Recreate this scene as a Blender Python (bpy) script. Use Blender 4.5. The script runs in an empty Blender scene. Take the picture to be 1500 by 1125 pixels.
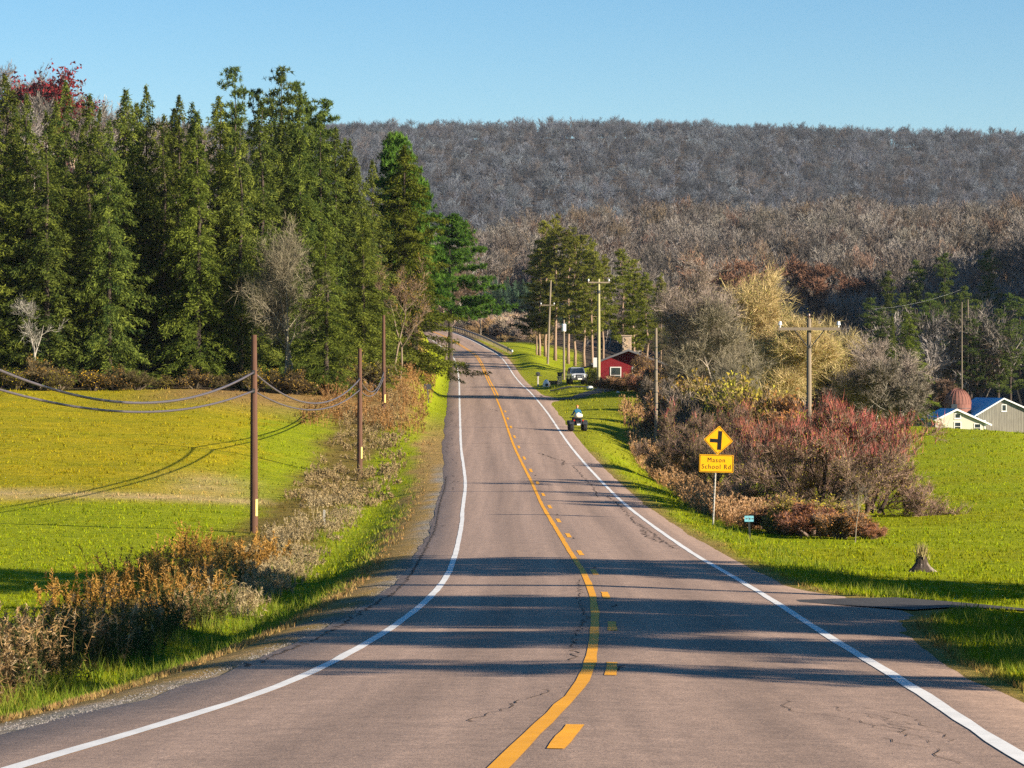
import bpy, bmesh, math, random
import numpy as np
from mathutils import Vector, Matrix, Euler

R_ = math.radians
PI = math.pi
scene = bpy.context.scene
col = scene.collection

# ------------------------------------------------------------------ camera, sky, sun, exposure
FPX = 4250.0          # focal length in photo pixels (photo 1500 wide)
CX, CY = 750.0, 562.0
cam_d = bpy.data.cameras.new('camera')
cam = bpy.data.objects.new('camera', cam_d)
col.objects.link(cam)
cam.location = (0, 0, 0)
cam.rotation_euler = (R_(90), 0, 0)
cam_d.sensor_width = 36.0
cam_d.lens = 36.0 * FPX / 1500.0
cam_d.clip_start = 0.5
cam_d.clip_end = 12000
scene.camera = cam

HAZE = 0.000035
SUN_EL, SUN_BACK = R_(19.5), R_(27)       # height of the sun; how far it stands behind the camera's right
sun_dir = Vector((math.cos(SUN_BACK) * math.cos(SUN_EL), -math.sin(SUN_BACK) * math.cos(SUN_EL), math.sin(SUN_EL)))

world = bpy.data.worlds.new('World')
scene.world = world
world.use_nodes = True
wn = world.node_tree
wn.nodes.clear()
sky = wn.nodes.new('ShaderNodeTexSky')
sky.sky_type = 'NISHITA'
sky.sun_disc = False
sky.sun_elevation = SUN_EL
sky.sun_rotation = R_(90) + SUN_BACK
sky.altitude = 400
sky.air_density = 1.0
sky.dust_density = 0.1
sky.ozone_density = 3.0
bg = wn.nodes.new('ShaderNodeBackground')
bg.inputs['Strength'].default_value = 0.0535
wo = wn.nodes.new('ShaderNodeOutputWorld')
hs = wn.nodes.new('ShaderNodeHueSaturation')
hs.inputs['Saturation'].default_value = 1.3
wn.links.new(sky.outputs[0], hs.inputs['Color'])
wn.links.new(hs.outputs[0], bg.inputs['Color'])
wn.links.new(bg.outputs[0], wo.inputs['Surface'])

sun_l = bpy.data.lights.new('sun', 'SUN')
sun_l.energy = 5.0
sun_l.angle = R_(0.53)
sun_l.color = (1.0, 0.86, 0.68)
sun = bpy.data.objects.new('sun', sun_l)
col.objects.link(sun)
sun.rotation_euler = sun_dir.to_track_quat('Z', 'Y').to_euler()

scene.view_settings.view_transform = 'Standard'
scene.view_settings.look = 'None'
scene.view_settings.exposure = 1.5
scene.view_settings.gamma = 1
scene.view_settings.use_curve_mapping = False
scene.cycles.max_bounces = 6
scene.cycles.diffuse_bounces = 3
scene.cycles.glossy_bounces = 2
scene.cycles.transmission_bounces = 3
scene.cycles.volume_bounces = 0
scene.cycles.use_denoising = False
scene.cycles.use_adaptive_sampling = False
scene.cycles.denoiser = 'OPENIMAGEDENOISE'
scene.cycles.denoising_input_passes = 'RGB_ALBEDO_NORMAL'
scene.cycles.denoising_prefilter = 'ACCURATE'
scene.cycles.caustics_reflective = False
scene.cycles.caustics_refractive = False
scene.cycles.sample_clamp_indirect = 4

# ------------------------------------------------------------------ small helpers
def tag(o, label=None, cat=None, group=None, kind=None):
    if label: o['label'] = label
    if cat: o['category'] = cat
    if group: o['group'] = group
    if kind: o['kind'] = kind
    return o

def link(name, data, parent=None):
    o = bpy.data.objects.new(name, data)
    col.objects.link(o)
    if parent is not None:
        o.parent = parent
    return o

def empty(name, loc, rz=0.0, s=1.0):
    o = bpy.data.objects.new(name, None)
    col.objects.link(o)
    o.location = loc
    o.rotation_euler = (0, 0, rz)
    o.scale = (s, s, s) if not isinstance(s, tuple) else s
    o.empty_display_size = 0.3
    return o

def pt(px, py, D):
    return Vector(((px - CX) / FPX * D, D, (CY - py) / FPX * D))

def mesh_np(name, V, F, mat, C=None, smooth=False, attrs=None):
    """triangles / quads mesh from arrays; C = per-vertex colour (n,3)"""
    me = bpy.data.meshes.new(name)
    V = np.asarray(V, np.float32)
    F = np.asarray(F, np.int32)
    k = F.shape[1]
    me.vertices.add(len(V))
    me.vertices.foreach_set('co', V.ravel())
    me.loops.add(F.size)
    me.loops.foreach_set('vertex_index', F.ravel())
    me.polygons.add(len(F))
    me.polygons.foreach_set('loop_start', np.arange(0, F.size, k, dtype=np.int32))
    me.polygons.foreach_set('loop_total', np.full(len(F), k, np.int32))
    if smooth:
        me.polygons.foreach_set('use_smooth', np.ones(len(F), bool))
    if C is not None:
        a = me.attributes.new('col', 'FLOAT_COLOR', 'POINT')
        cc = np.ones((len(V), 4), np.float32)
        cc[:, :3] = C
        a.data.foreach_set('color', cc.ravel())
    for nme, arr in (attrs or {}).items():
        a = me.attributes.new(nme, 'FLOAT', 'POINT')
        a.data.foreach_set('value', np.asarray(arr, np.float32))
    me.materials.append(mat)
    me.update(calc_edges=True)
    return me

class MB:
    """collects simple solids into ONE mesh (one part)"""
    def __init__(s):
        s.v = []; s.f = []
    def add(s, vs, fs):
        b = len(s.v)
        s.v += [tuple(v) for v in vs]
        s.f += [tuple(b + i for i in f) for f in fs]
        return s
    def box(s, c, d, rot=None, taper=1.0):
        hx, hy, hz = d[0] / 2, d[1] / 2, d[2] / 2
        vs = []
        for z in (-1, 1):
            t = taper if z > 0 else 1.0
            for x, y in ((-1, -1), (1, -1), (1, 1), (-1, 1)):
                vs.append(Vector((x * hx * t, y * hy * t, z * hz)))
        if rot is not None:
            m = Euler(rot).to_matrix()
            vs = [m @ v for v in vs]
        c = Vector(c)
        return s.add([v + c for v in vs], [(3, 2, 1, 0), (4, 5, 6, 7), (0, 1, 5, 4), (1, 2, 6, 5), (2, 3, 7, 6), (3, 0, 4, 7)])
    def prism(s, outline, axis, a, b):
        """outline in the two other axes, extruded along axis from a to b"""
        def mk(p, t):
            if axis == 'x': return (t, p[0], p[1])
            if axis == 'y': return (p[0], t, p[1])
            return (p[0], p[1], t)
        n = len(outline)
        vs = [mk(p, a) for p in outline] + [mk(p, b) for p in outline]
        fs = [tuple(range(n))[::-1], tuple(range(n, 2 * n))]
        fs += [(i, (i + 1) % n, n + (i + 1) % n, n + i) for i in range(n)]
        return s.add(vs, fs)
    def tube(s, pts, rad, n=8, cap=True):
        pts = [Vector(p) for p in pts]
        if not hasattr(rad, '__len__'): rad = [rad] * len(pts)
        b = len(s.v)
        prev = None
        for i, p in enumerate(pts):
            d = (pts[min(i + 1, len(pts) - 1)] - pts[max(i - 1, 0)]).normalized()
            u = d.orthogonal().normalized() if prev is None else (prev - d * prev.dot(d)).normalized()
            prev = u
            w = d.cross(u)
            for k in range(n):
                a = 2 * PI * k / n
                s.v.append(tuple(p + (u * math.cos(a) + w * math.sin(a)) * rad[i]))
        for i in range(len(pts) - 1):
            for k in range(n):
                s.f.append((b + i * n + k, b + i * n + (k + 1) % n, b + (i + 1) * n + (k + 1) % n, b + (i + 1) * n + k))
        if cap:
            s.f.append(tuple(b + k for k in range(n))[::-1])
            s.f.append(tuple(b + (len(pts) - 1) * n + k for k in range(n)))
        return s
    def lathe(s, prof, c=(0, 0, 0), n=16, axis='z'):
        """prof: (r, h) list"""
        b = len(s.v)
        c = Vector(c)
        for r, h in prof:
            for k in range(n):
                a = 2 * PI * k / n
                x, y = r * math.cos(a), r * math.sin(a)
                v = Vector((x, y, h)) if axis == 'z' else (Vector((h, x, y)) if axis == 'x' else Vector((y, h, x)))
                s.v.append(tuple(v + c))
        for i in range(len(prof) - 1):
            for k in range(n):
                s.f.append((b + i * n + k, b + i * n + (k + 1) % n, b + (i + 1) * n + (k + 1) % n, b + (i + 1) * n + k))
        s.f.append(tuple(b + k for k in range(n))[::-1])
        s.f.append(tuple(b + (len(prof) - 1) * n + k for k in range(n)))
        return s
    def mesh(s, name, mat, smooth=False, bevel=0.0):
        me = bpy.data.meshes.new(name)
        me.from_pydata(s.v, [], s.f)
        me.materials.append(mat)
        bm = bmesh.new(); bm.from_mesh(me)
        bmesh.ops.recalc_face_normals(bm, faces=bm.faces)
        if bevel:
            ed = [e for e in bm.edges if len(e.link_faces) == 2 and e.calc_face_angle(0) > 0.6]
            bmesh.ops.bevel(bm, geom=ed, offset=bevel, segments=2, affect='EDGES', clamp_overlap=True)
        if smooth:
            for f in bm.faces: f.smooth = True
        bm.to_mesh(me); bm.free()
        return me
    def build(s, name, mat, parent=None, smooth=False, bevel=0.0):
        return link(name, s.mesh(name, mat, smooth, bevel), parent)

# ------------------------------------------------------------------ materials
def new_mat(name):
    m = bpy.data.materials.new(name)
    m.use_nodes = True
    nt = m.node_tree
    nt.nodes.clear()
    out = nt.nodes.new('ShaderNodeOutputMaterial')
    return m, nt, out

def N(nt, t, **kw):
    n = nt.nodes.new(t)
    for k, v in kw.items():
        if k in n.inputs: n.inputs[k].default_value = v
        else: setattr(n, k, v)
    return n

def ramp(nt, fac, stops, interp='LINEAR'):
    r = nt.nodes.new('ShaderNodeValToRGB')
    r.color_ramp.interpolation = interp
    e = r.color_ramp.elements
    while len(e) < len(stops): e.new(0.5)
    for el, (p, c) in zip(e, stops):
        el.position = p
        el.color = (*c, 1) if len(c) == 3 else c
    nt.links.new(fac, r.inputs[0])
    return r.outputs[0]

def mixc(nt, fac, a, b, mode='MIX'):
    m = nt.nodes.new('ShaderNodeMix')
    m.data_type = 'RGBA'; m.blend_type = mode
    for sock, v in ((m.inputs[0], fac), (m.inputs[6], a), (m.inputs[7], b)):
        if isinstance(v, (int, float)): sock.default_value = v
        elif isinstance(v, tuple): sock.default_value = (*v, 1) if len(v) == 3 else v
        else: nt.links.new(v, sock)
    return m.outputs[2]

def noise(nt, scale, detail=4, rough=0.6, vec=None, coord='Object'):
    n = N(nt, 'ShaderNodeTexNoise', Scale=scale, Detail=detail, Roughness=rough)
    if vec is None:
        tc = nt.nodes.new('ShaderNodeTexCoord')
        vec = tc.outputs[coord]
    nt.links.new(vec, n.inputs['Vector'])
    return n.outputs[0]

def mapped(nt, scale, coord='Object', rot=(0, 0, 0)):
    tc = nt.nodes.new('ShaderNodeTexCoord')
    mp = nt.nodes.new('ShaderNodeMapping')
    mp.inputs['Scale'].default_value = scale
    mp.inputs['Rotation'].default_value = rot
    nt.links.new(tc.outputs[coord], mp.inputs['Vector'])
    return mp.outputs[0]

def bump(nt, h, strength=0.4, dist=0.02):
    b = N(nt, 'ShaderNodeBump', Strength=strength, Distance=dist)
    nt.links.new(h, b.inputs['Height'])
    return b.outputs[0]

def princ(nt, out, color, rough=0.8, spec=0.3, metal=0.0, normal=None):
    p = nt.nodes.new('ShaderNodeBsdfPrincipled')
    if isinstance(color, tuple): p.inputs['Base Color'].default_value = (*color, 1)
    else: nt.links.new(color, p.inputs['Base Color'])
    if isinstance(rough, (int, float)): p.inputs['Roughness'].default_value = rough
    else: nt.links.new(rough, p.inputs['Roughness'])
    p.inputs['Specular IOR Level'].default_value = spec
    p.inputs['Metallic'].default_value = metal
    if normal is not None: nt.links.new(normal, p.inputs['Normal'])
    nt.links.new(p.outputs[0], out.inputs['Surface'])
    return p

def simple(name, c, rough=0.7, spec=0.3, metal=0.0, var=0.25, scale=8.0, bmp=0.0):
    m, nt, out = new_mat(name)
    n = noise(nt, scale, 5)
    a = tuple(x * (1 - var) for x in c); b = tuple(min(1, x * (1 + var)) for x in c)
    cc = ramp(nt, n, [(0.3, a), (0.7, b)])
    nrm = bump(nt, n, bmp) if bmp else None
    princ(nt, out, cc, rough, spec, metal, nrm)
    return m

def foliage(name, trans=0.25, hue=0.03, val=0.35, tint=(1, 1, 1)):
    """colour from the plant's own vertex colour, varied from plant to plant"""
    m, nt, out = new_mat(name)
    at = N(nt, 'ShaderNodeAttribute', attribute_name='col')
    oi = nt.nodes.new('ShaderNodeObjectInfo')
    hs = nt.nodes.new('ShaderNodeHueSaturation')
    mr = N(nt, 'ShaderNodeMapRange'); mr.inputs['To Min'].default_value = 1 - val; mr.inputs['To Max'].default_value = 1 + val
    nt.links.new(oi.outputs['Random'], mr.inputs['Value'])
    nt.links.new(mr.outputs[0], hs.inputs['Value'])
    mm = N(nt, 'ShaderNodeMath', operation='MULTIPLY'); mm.inputs[1].default_value = 7.31
    fr = N(nt, 'ShaderNodeMath', operation='FRACT')
    nt.links.new(oi.outputs['Random'], mm.inputs[0]); nt.links.new(mm.outputs[0], fr.inputs[0])
    mh = N(nt, 'ShaderNodeMapRange'); mh.inputs['To Min'].default_value = 0.5 - hue; mh.inputs['To Max'].default_value = 0.5 + hue
    nt.links.new(fr.outputs[0], mh.inputs['Value'])
    nt.links.new(mh.outputs[0], hs.inputs['Hue'])
    nt.links.new(at.outputs['Color'], hs.inputs['Color'])
    c = mixc(nt, 1.0, hs.outputs[0], tint, 'MULTIPLY')
    d = N(nt, 'ShaderNodeBsdfDiffuse'); nt.links.new(c, d.inputs['Color'])
    t = N(nt, 'ShaderNodeBsdfTranslucent'); nt.links.new(c, t.inputs['Color'])
    mx = nt.nodes.new('ShaderNodeMixShader'); mx.inputs[0].default_value = trans
    nt.links.new(d.outputs[0], mx.inputs[1]); nt.links.new(t.outputs[0], mx.inputs[2])
    nt.links.new(mx.outputs[0], out.inputs['Surface'])
    return m

M = {}
M['needles'] = foliage('needles', 0.35, 0.012, 0.22)
M['twigs'] = foliage('twigs', 0.0, 0.015, 0.22)
M['far_twigs'] = foliage('far_twigs', 0.0, 0.02, 0.5)
M['leaves'] = foliage('leaves', 0.3, 0.02, 0.2)
M['grass'] = foliage('grass_blades', 0.42, 0.0, 0.0)

def bark(name, a, b):
    m, nt, out = new_mat(name)
    v = mapped(nt, (9, 9, 1.2))
    n = noise(nt, 2.5, 6, 0.65, v)
    princ(nt, out, ramp(nt, n, [(0.3, a), (0.7, b)]), 0.95, 0.1, 0, bump(nt, n, 0.6, 0.05))
    return m
M['bark_dark'] = bark('bark_dark', (0.03, 0.024, 0.020), (0.08, 0.062, 0.05))
M['bark_grey'] = bark('bark_grey', (0.15, 0.125, 0.10), (0.32, 0.27, 0.22))
M['bark_pine'] = bark('bark_pine', (0.16, 0.10, 0.07), (0.36, 0.26, 0.19))

def pole_mat(name, a, b, streak):
    m, nt, out = new_mat(name)
    v = mapped(nt, (14, 14, 0.7))
    n = noise(nt, 2.0, 7, 0.7, v)
    n2 = noise(nt, 0.9, 3)
    c = ramp(nt, n, [(0.25, a), (0.6, b), (0.8, streak)])
    c = mixc(nt, n2, c, tuple(x * 1.5 for x in b), 'MIX')
    princ(nt, out, c, 0.9, 0.15, 0, bump(nt, n, 0.5, 0.02))
    return m
M['pole_brown'] = pole_mat('pole_brown', (0.035, 0.019, 0.014), (0.085, 0.045, 0.031), (0.17, 0.105, 0.072))
M['pole_grey'] = pole_mat('pole_grey', (0.08, 0.065, 0.05), (0.165, 0.135, 0.10), (0.26, 0.22, 0.16))
M['pole_green'] = pole_mat('pole_green', (0.15, 0.14, 0.07), (0.26, 0.24, 0.13), (0.36, 0.32, 0.19))
M['metal_grey'] = simple('metal_grey', (0.32, 0.32, 0.31), 0.5, 0.5, 0.6, 0.2)
M['cable'] = simple('cable_sheath', (0.085, 0.072, 0.078), 0.45, 0.6, 0, 0.15)
M['wire'] = simple('wire', (0.16, 0.17, 0.18), 0.4, 0.5, 0.5, 0.1)
M['ceramic'] = simple('ceramic', (0.75, 0.77, 0.8), 0.2, 0.6, 0, 0.05)
M['porcelain_brown'] = simple('porcelain_brown', (0.12, 0.05, 0.03), 0.3, 0.6)
M['tag_yellow'] = simple('tag_yellow', (0.62, 0.50, 0.14), 0.6)
M['sign_yellow'] = simple('sign_yellow', (0.87, 0.43, 0.003), 0.42, 0.4, 0, 0.06, 3)
M['sign_black'] = simple('sign_black', (0.012, 0.012, 0.014), 0.5, 0.3, 0, 0.2)
M['sign_back'] = simple('sign_back', (0.12, 0.14, 0.15), 0.5, 0.4, 0.5)
M['sign_blue'] = simple('sign_blue', (0.16, 0.42, 0.52), 0.45, 0.4, 0, 0.12)
M['galv'] = simple('galvanised', (0.36, 0.34, 0.30), 0.6, 0.4, 0.3, 0.2, 20)
M['rubber'] = simple('rubber', (0.018, 0.018, 0.02), 0.85, 0.2)
M['black_plastic'] = simple('black_plastic', (0.02, 0.021, 0.024), 0.45, 0.4)
M['dark_metal'] = simple('dark_metal', (0.05, 0.055, 0.06), 0.45, 0.5, 0.5)
M['chrome'] = simple('chrome', (0.55, 0.56, 0.58), 0.25, 0.5, 0.9, 0.1)
M['lamp_glass'] = simple('lamp_glass', (0.75, 0.75, 0.72), 0.15, 0.7)
M['red_lens'] = simple('red_lens', (0.45, 0.02, 0.015), 0.2, 0.6)
M['sack'] = simple('sack', (0.6, 0.54, 0.42), 0.9, 0.1, 0, 0.2, 12, 0.3)
M['silver_paint'] = simple('silver_paint', (0.45, 0.48, 0.52), 0.3, 0.6, 0.3, 0.06, 4)
M['white_paint'] = simple('white_paint', (0.74, 0.73, 0.69), 0.55, 0.4, 0, 0.06, 6)
M['jacket'] = simple('jacket', (0.02, 0.11, 0.20), 0.85, 0.2, 0, 0.25, 14, 0.3)
M['trousers'] = simple('trousers', (0.035, 0.04, 0.055), 0.9, 0.1)
M['skin'] = simple('skin', (0.55, 0.30, 0.21), 0.55, 0.4, 0, 0.08)
M['orange_cap'] = simple('orange_cap', (0.70, 0.19, 0.05), 0.8, 0.2)
M['stone'] = simple('stone', (0.38, 0.29, 0.21), 0.9, 0.2, 0, 0.35, 5, 0.5)
M['brick_tan'] = simple('brick_tan', (0.48, 0.36, 0.23), 0.9, 0.2, 0, 0.25, 9, 0.3)
M['rail_steel'] = simple('rail_steel', (0.25, 0.25, 0.24), 0.55, 0.4, 0.5, 0.3, 3)
M['post_wood'] = simple('post_wood', (0.22, 0.17, 0.11), 0.9)
M['window_frame'] = simple('window_frame', (0.72, 0.71, 0.66), 0.5, 0.4, 0, 0.05)

def mat_glass():
    m, nt, out = new_mat('window_glass')
    n = noise(nt, 1.2, 2)
    princ(nt, out, ramp(nt, n, [(0.3, (0.012, 0.018, 0.025)), (0.7, (0.03, 0.045, 0.055))]), 0.06, 0.9)
    return m
M['glass'] = mat_glass()

def mat_boards(name, a, b, c, sc):
    m, nt, out = new_mat(name)
    v = mapped(nt, sc)
    n = noise(nt, 1.5, 6, 0.7, v)
    n2 = noise(nt, 0.35, 3)
    cc = ramp(nt, n, [(0.25, a), (0.55, b), (0.8, c)])
    cc = mixc(nt, n2, cc, a)
    princ(nt, out, cc, 0.85, 0.2, 0, bump(nt, n, 0.3, 0.01))
    return m
M['red_boards'] = mat_boards('red_boards', (0.14, 0.010, 0.015), (0.23, 0.016, 0.023), (0.29, 0.035, 0.035), (1, 1, 10))
M['barn_boards'] = mat_boards('barn_boards', (0.14, 0.13, 0.11), (0.30, 0.28, 0.23), (0.42, 0.39, 0.32), (9, 9, 0.6))
M['cream_boards'] = mat_boards('cream_boards', (0.42, 0.40, 0.32), (0.50, 0.48, 0.39), (0.54, 0.52, 0.44), (1, 1, 8))
M['roof_dark'] = mat_boards('roof_dark', (0.10, 0.10, 0.11), (0.16, 0.16, 0.17), (0.22, 0.22, 0.22), (3, 3, 3))
M['roof_blue'] = mat_boards('roof_blue', (0.07, 0.38, 0.60), (0.09, 0.44, 0.68), (0.12, 0.48, 0.72), (2, 2, 1))
M['silo'] = mat_boards('silo_rust', (0.14, 0.06, 0.045), (0.25, 0.11, 0.085), (0.34, 0.18, 0.14), (2, 2, 0.5))
M['trim_white'] = simple('trim_white', (0.66, 0.68, 0.66), 0.6, 0.3, 0, 0.06)

def mat_ground():
    m, nt, out = new_mat('ground_cover')
    at = N(nt, 'ShaderNodeAttribute', attribute_name='col')
    n1 = noise(nt, 0.9, 6, 0.7)
    n2 = noise(nt, 7.0, 5, 0.75)
    v = mapped(nt, (0.35, 2.2, 1))
    n3 = noise(nt, 1.0, 5, 0.65, v)
    c = mixc(nt, 1.0, at.outputs['Color'], ramp(nt, n1, [(0.3, (0.72, 0.78, 0.7)), (0.72, (1.25, 1.2, 1.25))]), 'MULTIPLY')
    c = mixc(nt, 1.0, c, ramp(nt, n2, [(0.3, (0.6, 0.62, 0.6)), (0.7, (1.35, 1.32, 1.3))]), 'MULTIPLY')
    c = mixc(nt, 1.0, c, ramp(nt, n3, [(0.32, (0.8, 0.86, 0.8)), (0.68, (1.18, 1.12, 1.1))]), 'MULTIPLY')
    princ(nt, out, c, 1.0, 0.05, 0, bump(nt, n2, 0.9, 0.12))
    return m
M['ground'] = mat_ground()

def mat_asphalt(name='asphalt', base=(0.275, 0.195, 0.148), lanes=True):
    m, nt, out = new_mat(name)
    n_f = noise(nt, 38, 4, 0.75)
    n_m = noise(nt, 2.2, 5, 0.65)
    v = mapped(nt, (2.6, 0.035, 1))
    n_l = noise(nt, 1.0, 4, 0.6, v)
    n_g = noise(nt, 11, 3, 0.7)
    c = ramp(nt, n_f, [(0.28, tuple(x * 0.55 for x in base)), (0.5, base), (0.75, tuple(x * 1.6 for x in base))])
    c = mixc(nt, 1.0, c, ramp(nt, n_m, [(0.3, (0.84, 0.84, 0.85)), (0.7, (1.13, 1.12, 1.11))]), 'MULTIPLY')
    c = mixc(nt, 1.0, c, ramp(nt, n_l, [(0.3, (0.86, 0.86, 0.87)), (0.7, (1.14, 1.13, 1.12))]), 'MULTIPLY')
    c = mixc(nt, 1.0, c, ramp(nt, n_g, [(0.3, (0.80, 0.80, 0.81)), (0.7, (1.20, 1.19, 1.18))]), 'MULTIPLY')
    if lanes:
        at = N(nt, 'ShaderNodeAttribute', attribute_name='lane')
        # pale polished wheel paths, darker oil strip and edges
        mr = N(nt, 'ShaderNodeMapRange'); mr.inputs['From Min'].default_value = -5; mr.inputs['From Max'].default_value = 5
        nt.links.new(at.outputs['Fac'], mr.inputs['Value'])
        g = lambda x: (x, x, x)
        st = [(-5, .97), (-3.3, 1.0), (-2.6, 1.15), (-1.75, .86), (-0.9, 1.14), (-.2, .90), (.0, .90), (.9, 1.14), (1.75, .86), (2.6, 1.15), (3.3, 1.0), (5, 1.0)]
        c = mixc(nt, 1.0, c, ramp(nt, mr.outputs[0], [((s + 5) / 10, g(v)) for s, v in st]), 'MULTIPLY')
    rg = ramp(nt, n_f, [(0.3, (0.75, 0.75, 0.75)), (0.7, (0.95, 0.95, 0.95))])
    princ(nt, out, c, rg, 0.25, 0, bump(nt, n_f, 0.5, 0.015))
    return m
M['asphalt'] = mat_asphalt()
M['asphalt_dark'] = mat_asphalt('asphalt_dark', (0.052, 0.050, 0.050), False)
M['asphalt_patch'] = mat_asphalt('asphalt_patch', (0.10, 0.088, 0.082), False)
M['crack'] = simple('crack_fill', (0.045, 0.036, 0.031), 0.95, 0.1)

def mat_paint(name, base, dirt):
    m, nt, out = new_mat(name)
    n = noise(nt, 16, 6, 0.75)
    n2 = noise(nt, 1.5, 4, 0.6)
    c = ramp(nt, n, [(0.27, dirt), (0.40, base), (0.7, tuple(min(1, x * 1.08) for x in base))])
    c = mixc(nt, 1.0, c, ramp(nt, n2, [(0.3, (0.86, 0.86, 0.86)), (0.7, (1.05, 1.05, 1.05))]), 'MULTIPLY')
    princ(nt, out, c, 0.7, 0.3, 0, bump(nt, n, 0.2, 0.01))
    return m
M['line_white'] = mat_paint('line_white', (0.66, 0.655, 0.63), (0.34, 0.31, 0.29))
M['line_yellow'] = mat_paint('line_yellow', (0.74, 0.33, 0.008), (0.36, 0.19, 0.05))
M['gravel'] = simple('gravel', (0.24, 0.22, 0.2), 0.95, 0.2, 0, 0.5, 30, 0.8)

# ------------------------------------------------------------------ terrain: road profile and lie of the land
def hermite(xs, ys):
    xs = np.array(xs, float); ys = np.array(ys, float)
    m = np.gradient(ys, xs)
    def f(x):
        x = np.clip(np.asarray(x, float), xs[0], xs[-1])
        i = np.clip(np.searchsorted(xs, x, side='right') - 1, 0, len(xs) - 2)
        h = xs[i + 1] - xs[i]
        t = (x - xs[i]) / h
        return ((1 + 2 * t) * (1 - t) ** 2 * ys[i] + t * (1 - t) ** 2 * h * m[i] + t * t * (3 - 2 * t) * ys[i + 1] + t * t * (t - 1) * h * m[i + 1])
    return f
RD = [-60, 0, 10, 20.1, 31.4, 43.3, 55, 67.6, 80.5, 92, 105, 118, 143, 176, 227, 278, 324, 361, 389, 412, 466, 520, 560, 620]
RZ = [3.1, -1.15, -1.87, -2.54, -3.2, -3.73, -4.13, -4.48, -4.75, -4.89, -4.99, -5.0, -4.84, -3.95, -2.13, -0.75, 0.2, 1.35, 2.7, 3.78, 5.95, 8.3, 10.1, 12.6]
RX = [-3.4, -1.1, -.45, 0.15, 0.9, 1.36, 1.68, 1.84, 1.8, 1.71, 1.58, 1.40, 1.1, 0.33, -0.68, -1.64, -2.5, -3.3, -4.1, -4.9, -7.8, -11.6, -15.3, -22.5]
road_z = hermite(RD, RZ)
road_x = hermite(RD, RX)
HW = 3.4                 # centre to white edge line
EDGE_L, EDGE_R = -4.5, 4.28

CP = {
 20: [(-600, -3.3), (0, -2.95), (750, -2.5), (1500, -2.6), (2100, -2.6)],
 32: [(-600, -4.3), (0, -3.9), (800, -3.2), (1500, -3.3), (2100, -3.3)],
 48: [(-600, -5.0), (0, -4.8), (400, -4.5), (850, -3.9), (1400, -4.08), (1500, -4.1), (2100, -4.1)],
 75: [(-600, -5.45), (0, -5.45), (300, -5.4), (850, -4.65), (1200, -4.95), (1500, -5.15), (2100, -5)],
 107: [(-600, -5.5), (0, -5.5), (372, -5.5), (810, -5), (1050, -5.45), (1300, -5.4), (1500, -5.4), (2100, -5.2)],
 126: [(0, -5.08), (350, -5.2), (800, -5), (1050, -5.6), (1500, -5.3)],
 156: [(-600, -3), (0, -3.5), (300, -3.8), (440, -4.6), (527, -5.0), (775, -4.5), (900, -5.2), (1050, -5.6), (1500, -5.2), (2100, -5)],
 195: [(870, -3.6), (961, -4.7)],
 209: [(-600, 0), (0, -.7), (300, -.8), (450, -1.6), (562, -2.1), (740, -2.6), (870, -2.9), (1050, -4.7), (1300, -5), (1500, -5), (2100, -4.5), (2450, -4.5)],
 240: [(-600, 1), (0, .1), (300, .1), (450, 0), (560, -.3), (620, -.3), (740, -1.8), (860, -1.7), (950, -1.7), (1050, -3.6), (1300, -5), (1500, -5)],
 280: [(-600, 4), (0, 2.5), (450, 2), (600, 2.3), (640, 1.2), (725, -.75), (820, -.3), (878, -.4), (960, -.6), (1050, -2.6), (1300, -4.9), (1500, -5.1), (2100, -4.6), (2450, -4.6)],
 340: [(0, 5), (600, 4.5), (640, 3.2), (715, .75), (826, .6), (900, .8), (1000, -.5), (1150, -3), (1360, -5.04), (1430, -5.4), (1500, -5.84), (2100, -5), (2450, -5)],
 400: [(0, 8), (600, 7), (650, 5.5), (705, 3.2), (780, 3.6), (803, 2.9), (900, 2), (1100, -3), (1400, -6.6), (1500, -6.9), (1650, -6), (1800, -3.5), (2100, 2), (2450, 30)],
 470: [(-600, 25), (0, 18), (600, 11), (675, 6.1), (760, 6.0), (800, 5), (1000, 0), (1300, -5), (1500, -3), (1800, 26), (2100, 58), (2450, 74)],  # rightmost columns: unseen hill, raised so it shades the wood at the right
 560: [(-600, 56), (0, 45), (250, 34), (500, 20), (620, 12), (665, 9.9), (704, 9.2), (760, 9), (800, 9), (1000, 4), (1300, 4), (1500, 9), (1800, 44), (2100, 64), (2450, 70)],
 700: [(-600, 66), (0, 55), (250, 41), (500, 28), (640, 17), (760, 15.5), (800, 15), (1000, 14), (1300, 18), (1500, 22), (1800, 34), (2100, 44)],
 900: [(-600, 70), (0, 56), (250, 40), (640, 28), (760, 33), (850, 37), (1000, 40), (1250, 41), (1500, 41), (1800, 44), (2100, 55)],
 1250: [(-600, 60), (0, 50), (300, 34), (640, 27), (900, 32), (1200, 36), (1500, 38), (2100, 50)],
 1700: [(-600, 75), (0, 72), (300, 70), (600, 68), (900, 68), (1200, 68), (1500, 68), (2100, 75)],
 2150: [(-600, 145), (0, 148), (300, 149), (600, 150), (900, 150), (1200, 147), (1500, 145), (2100, 142)],
 2600: [(-600, 205), (0, 214), (300, 218), (600, 221), (900, 223), (1200, 217), (1500, 213), (2100, 203)],
 3400: [(-600, 190), (0, 194), (750, 195), (1500, 190), (2100, 185)],
}
_pu, _pv, _pg = [], [], []
for D_, row in CP.items():
    for px_, z_ in row:
        _pu.append((px_ - CX) / FPX * 7.0); _pv.append(math.log(D_)); _pg.append(z_ / D_)
_pu, _pv, _pg = map(np.array, (_pu, _pv, _pg))
def _phi(r2): return np.sqrt(r2 + 0.0064)
_A = _phi((_pu[:, None] - _pu) ** 2 + (_pv[:, None] - _pv) ** 2)
_n = len(_pu)
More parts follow.
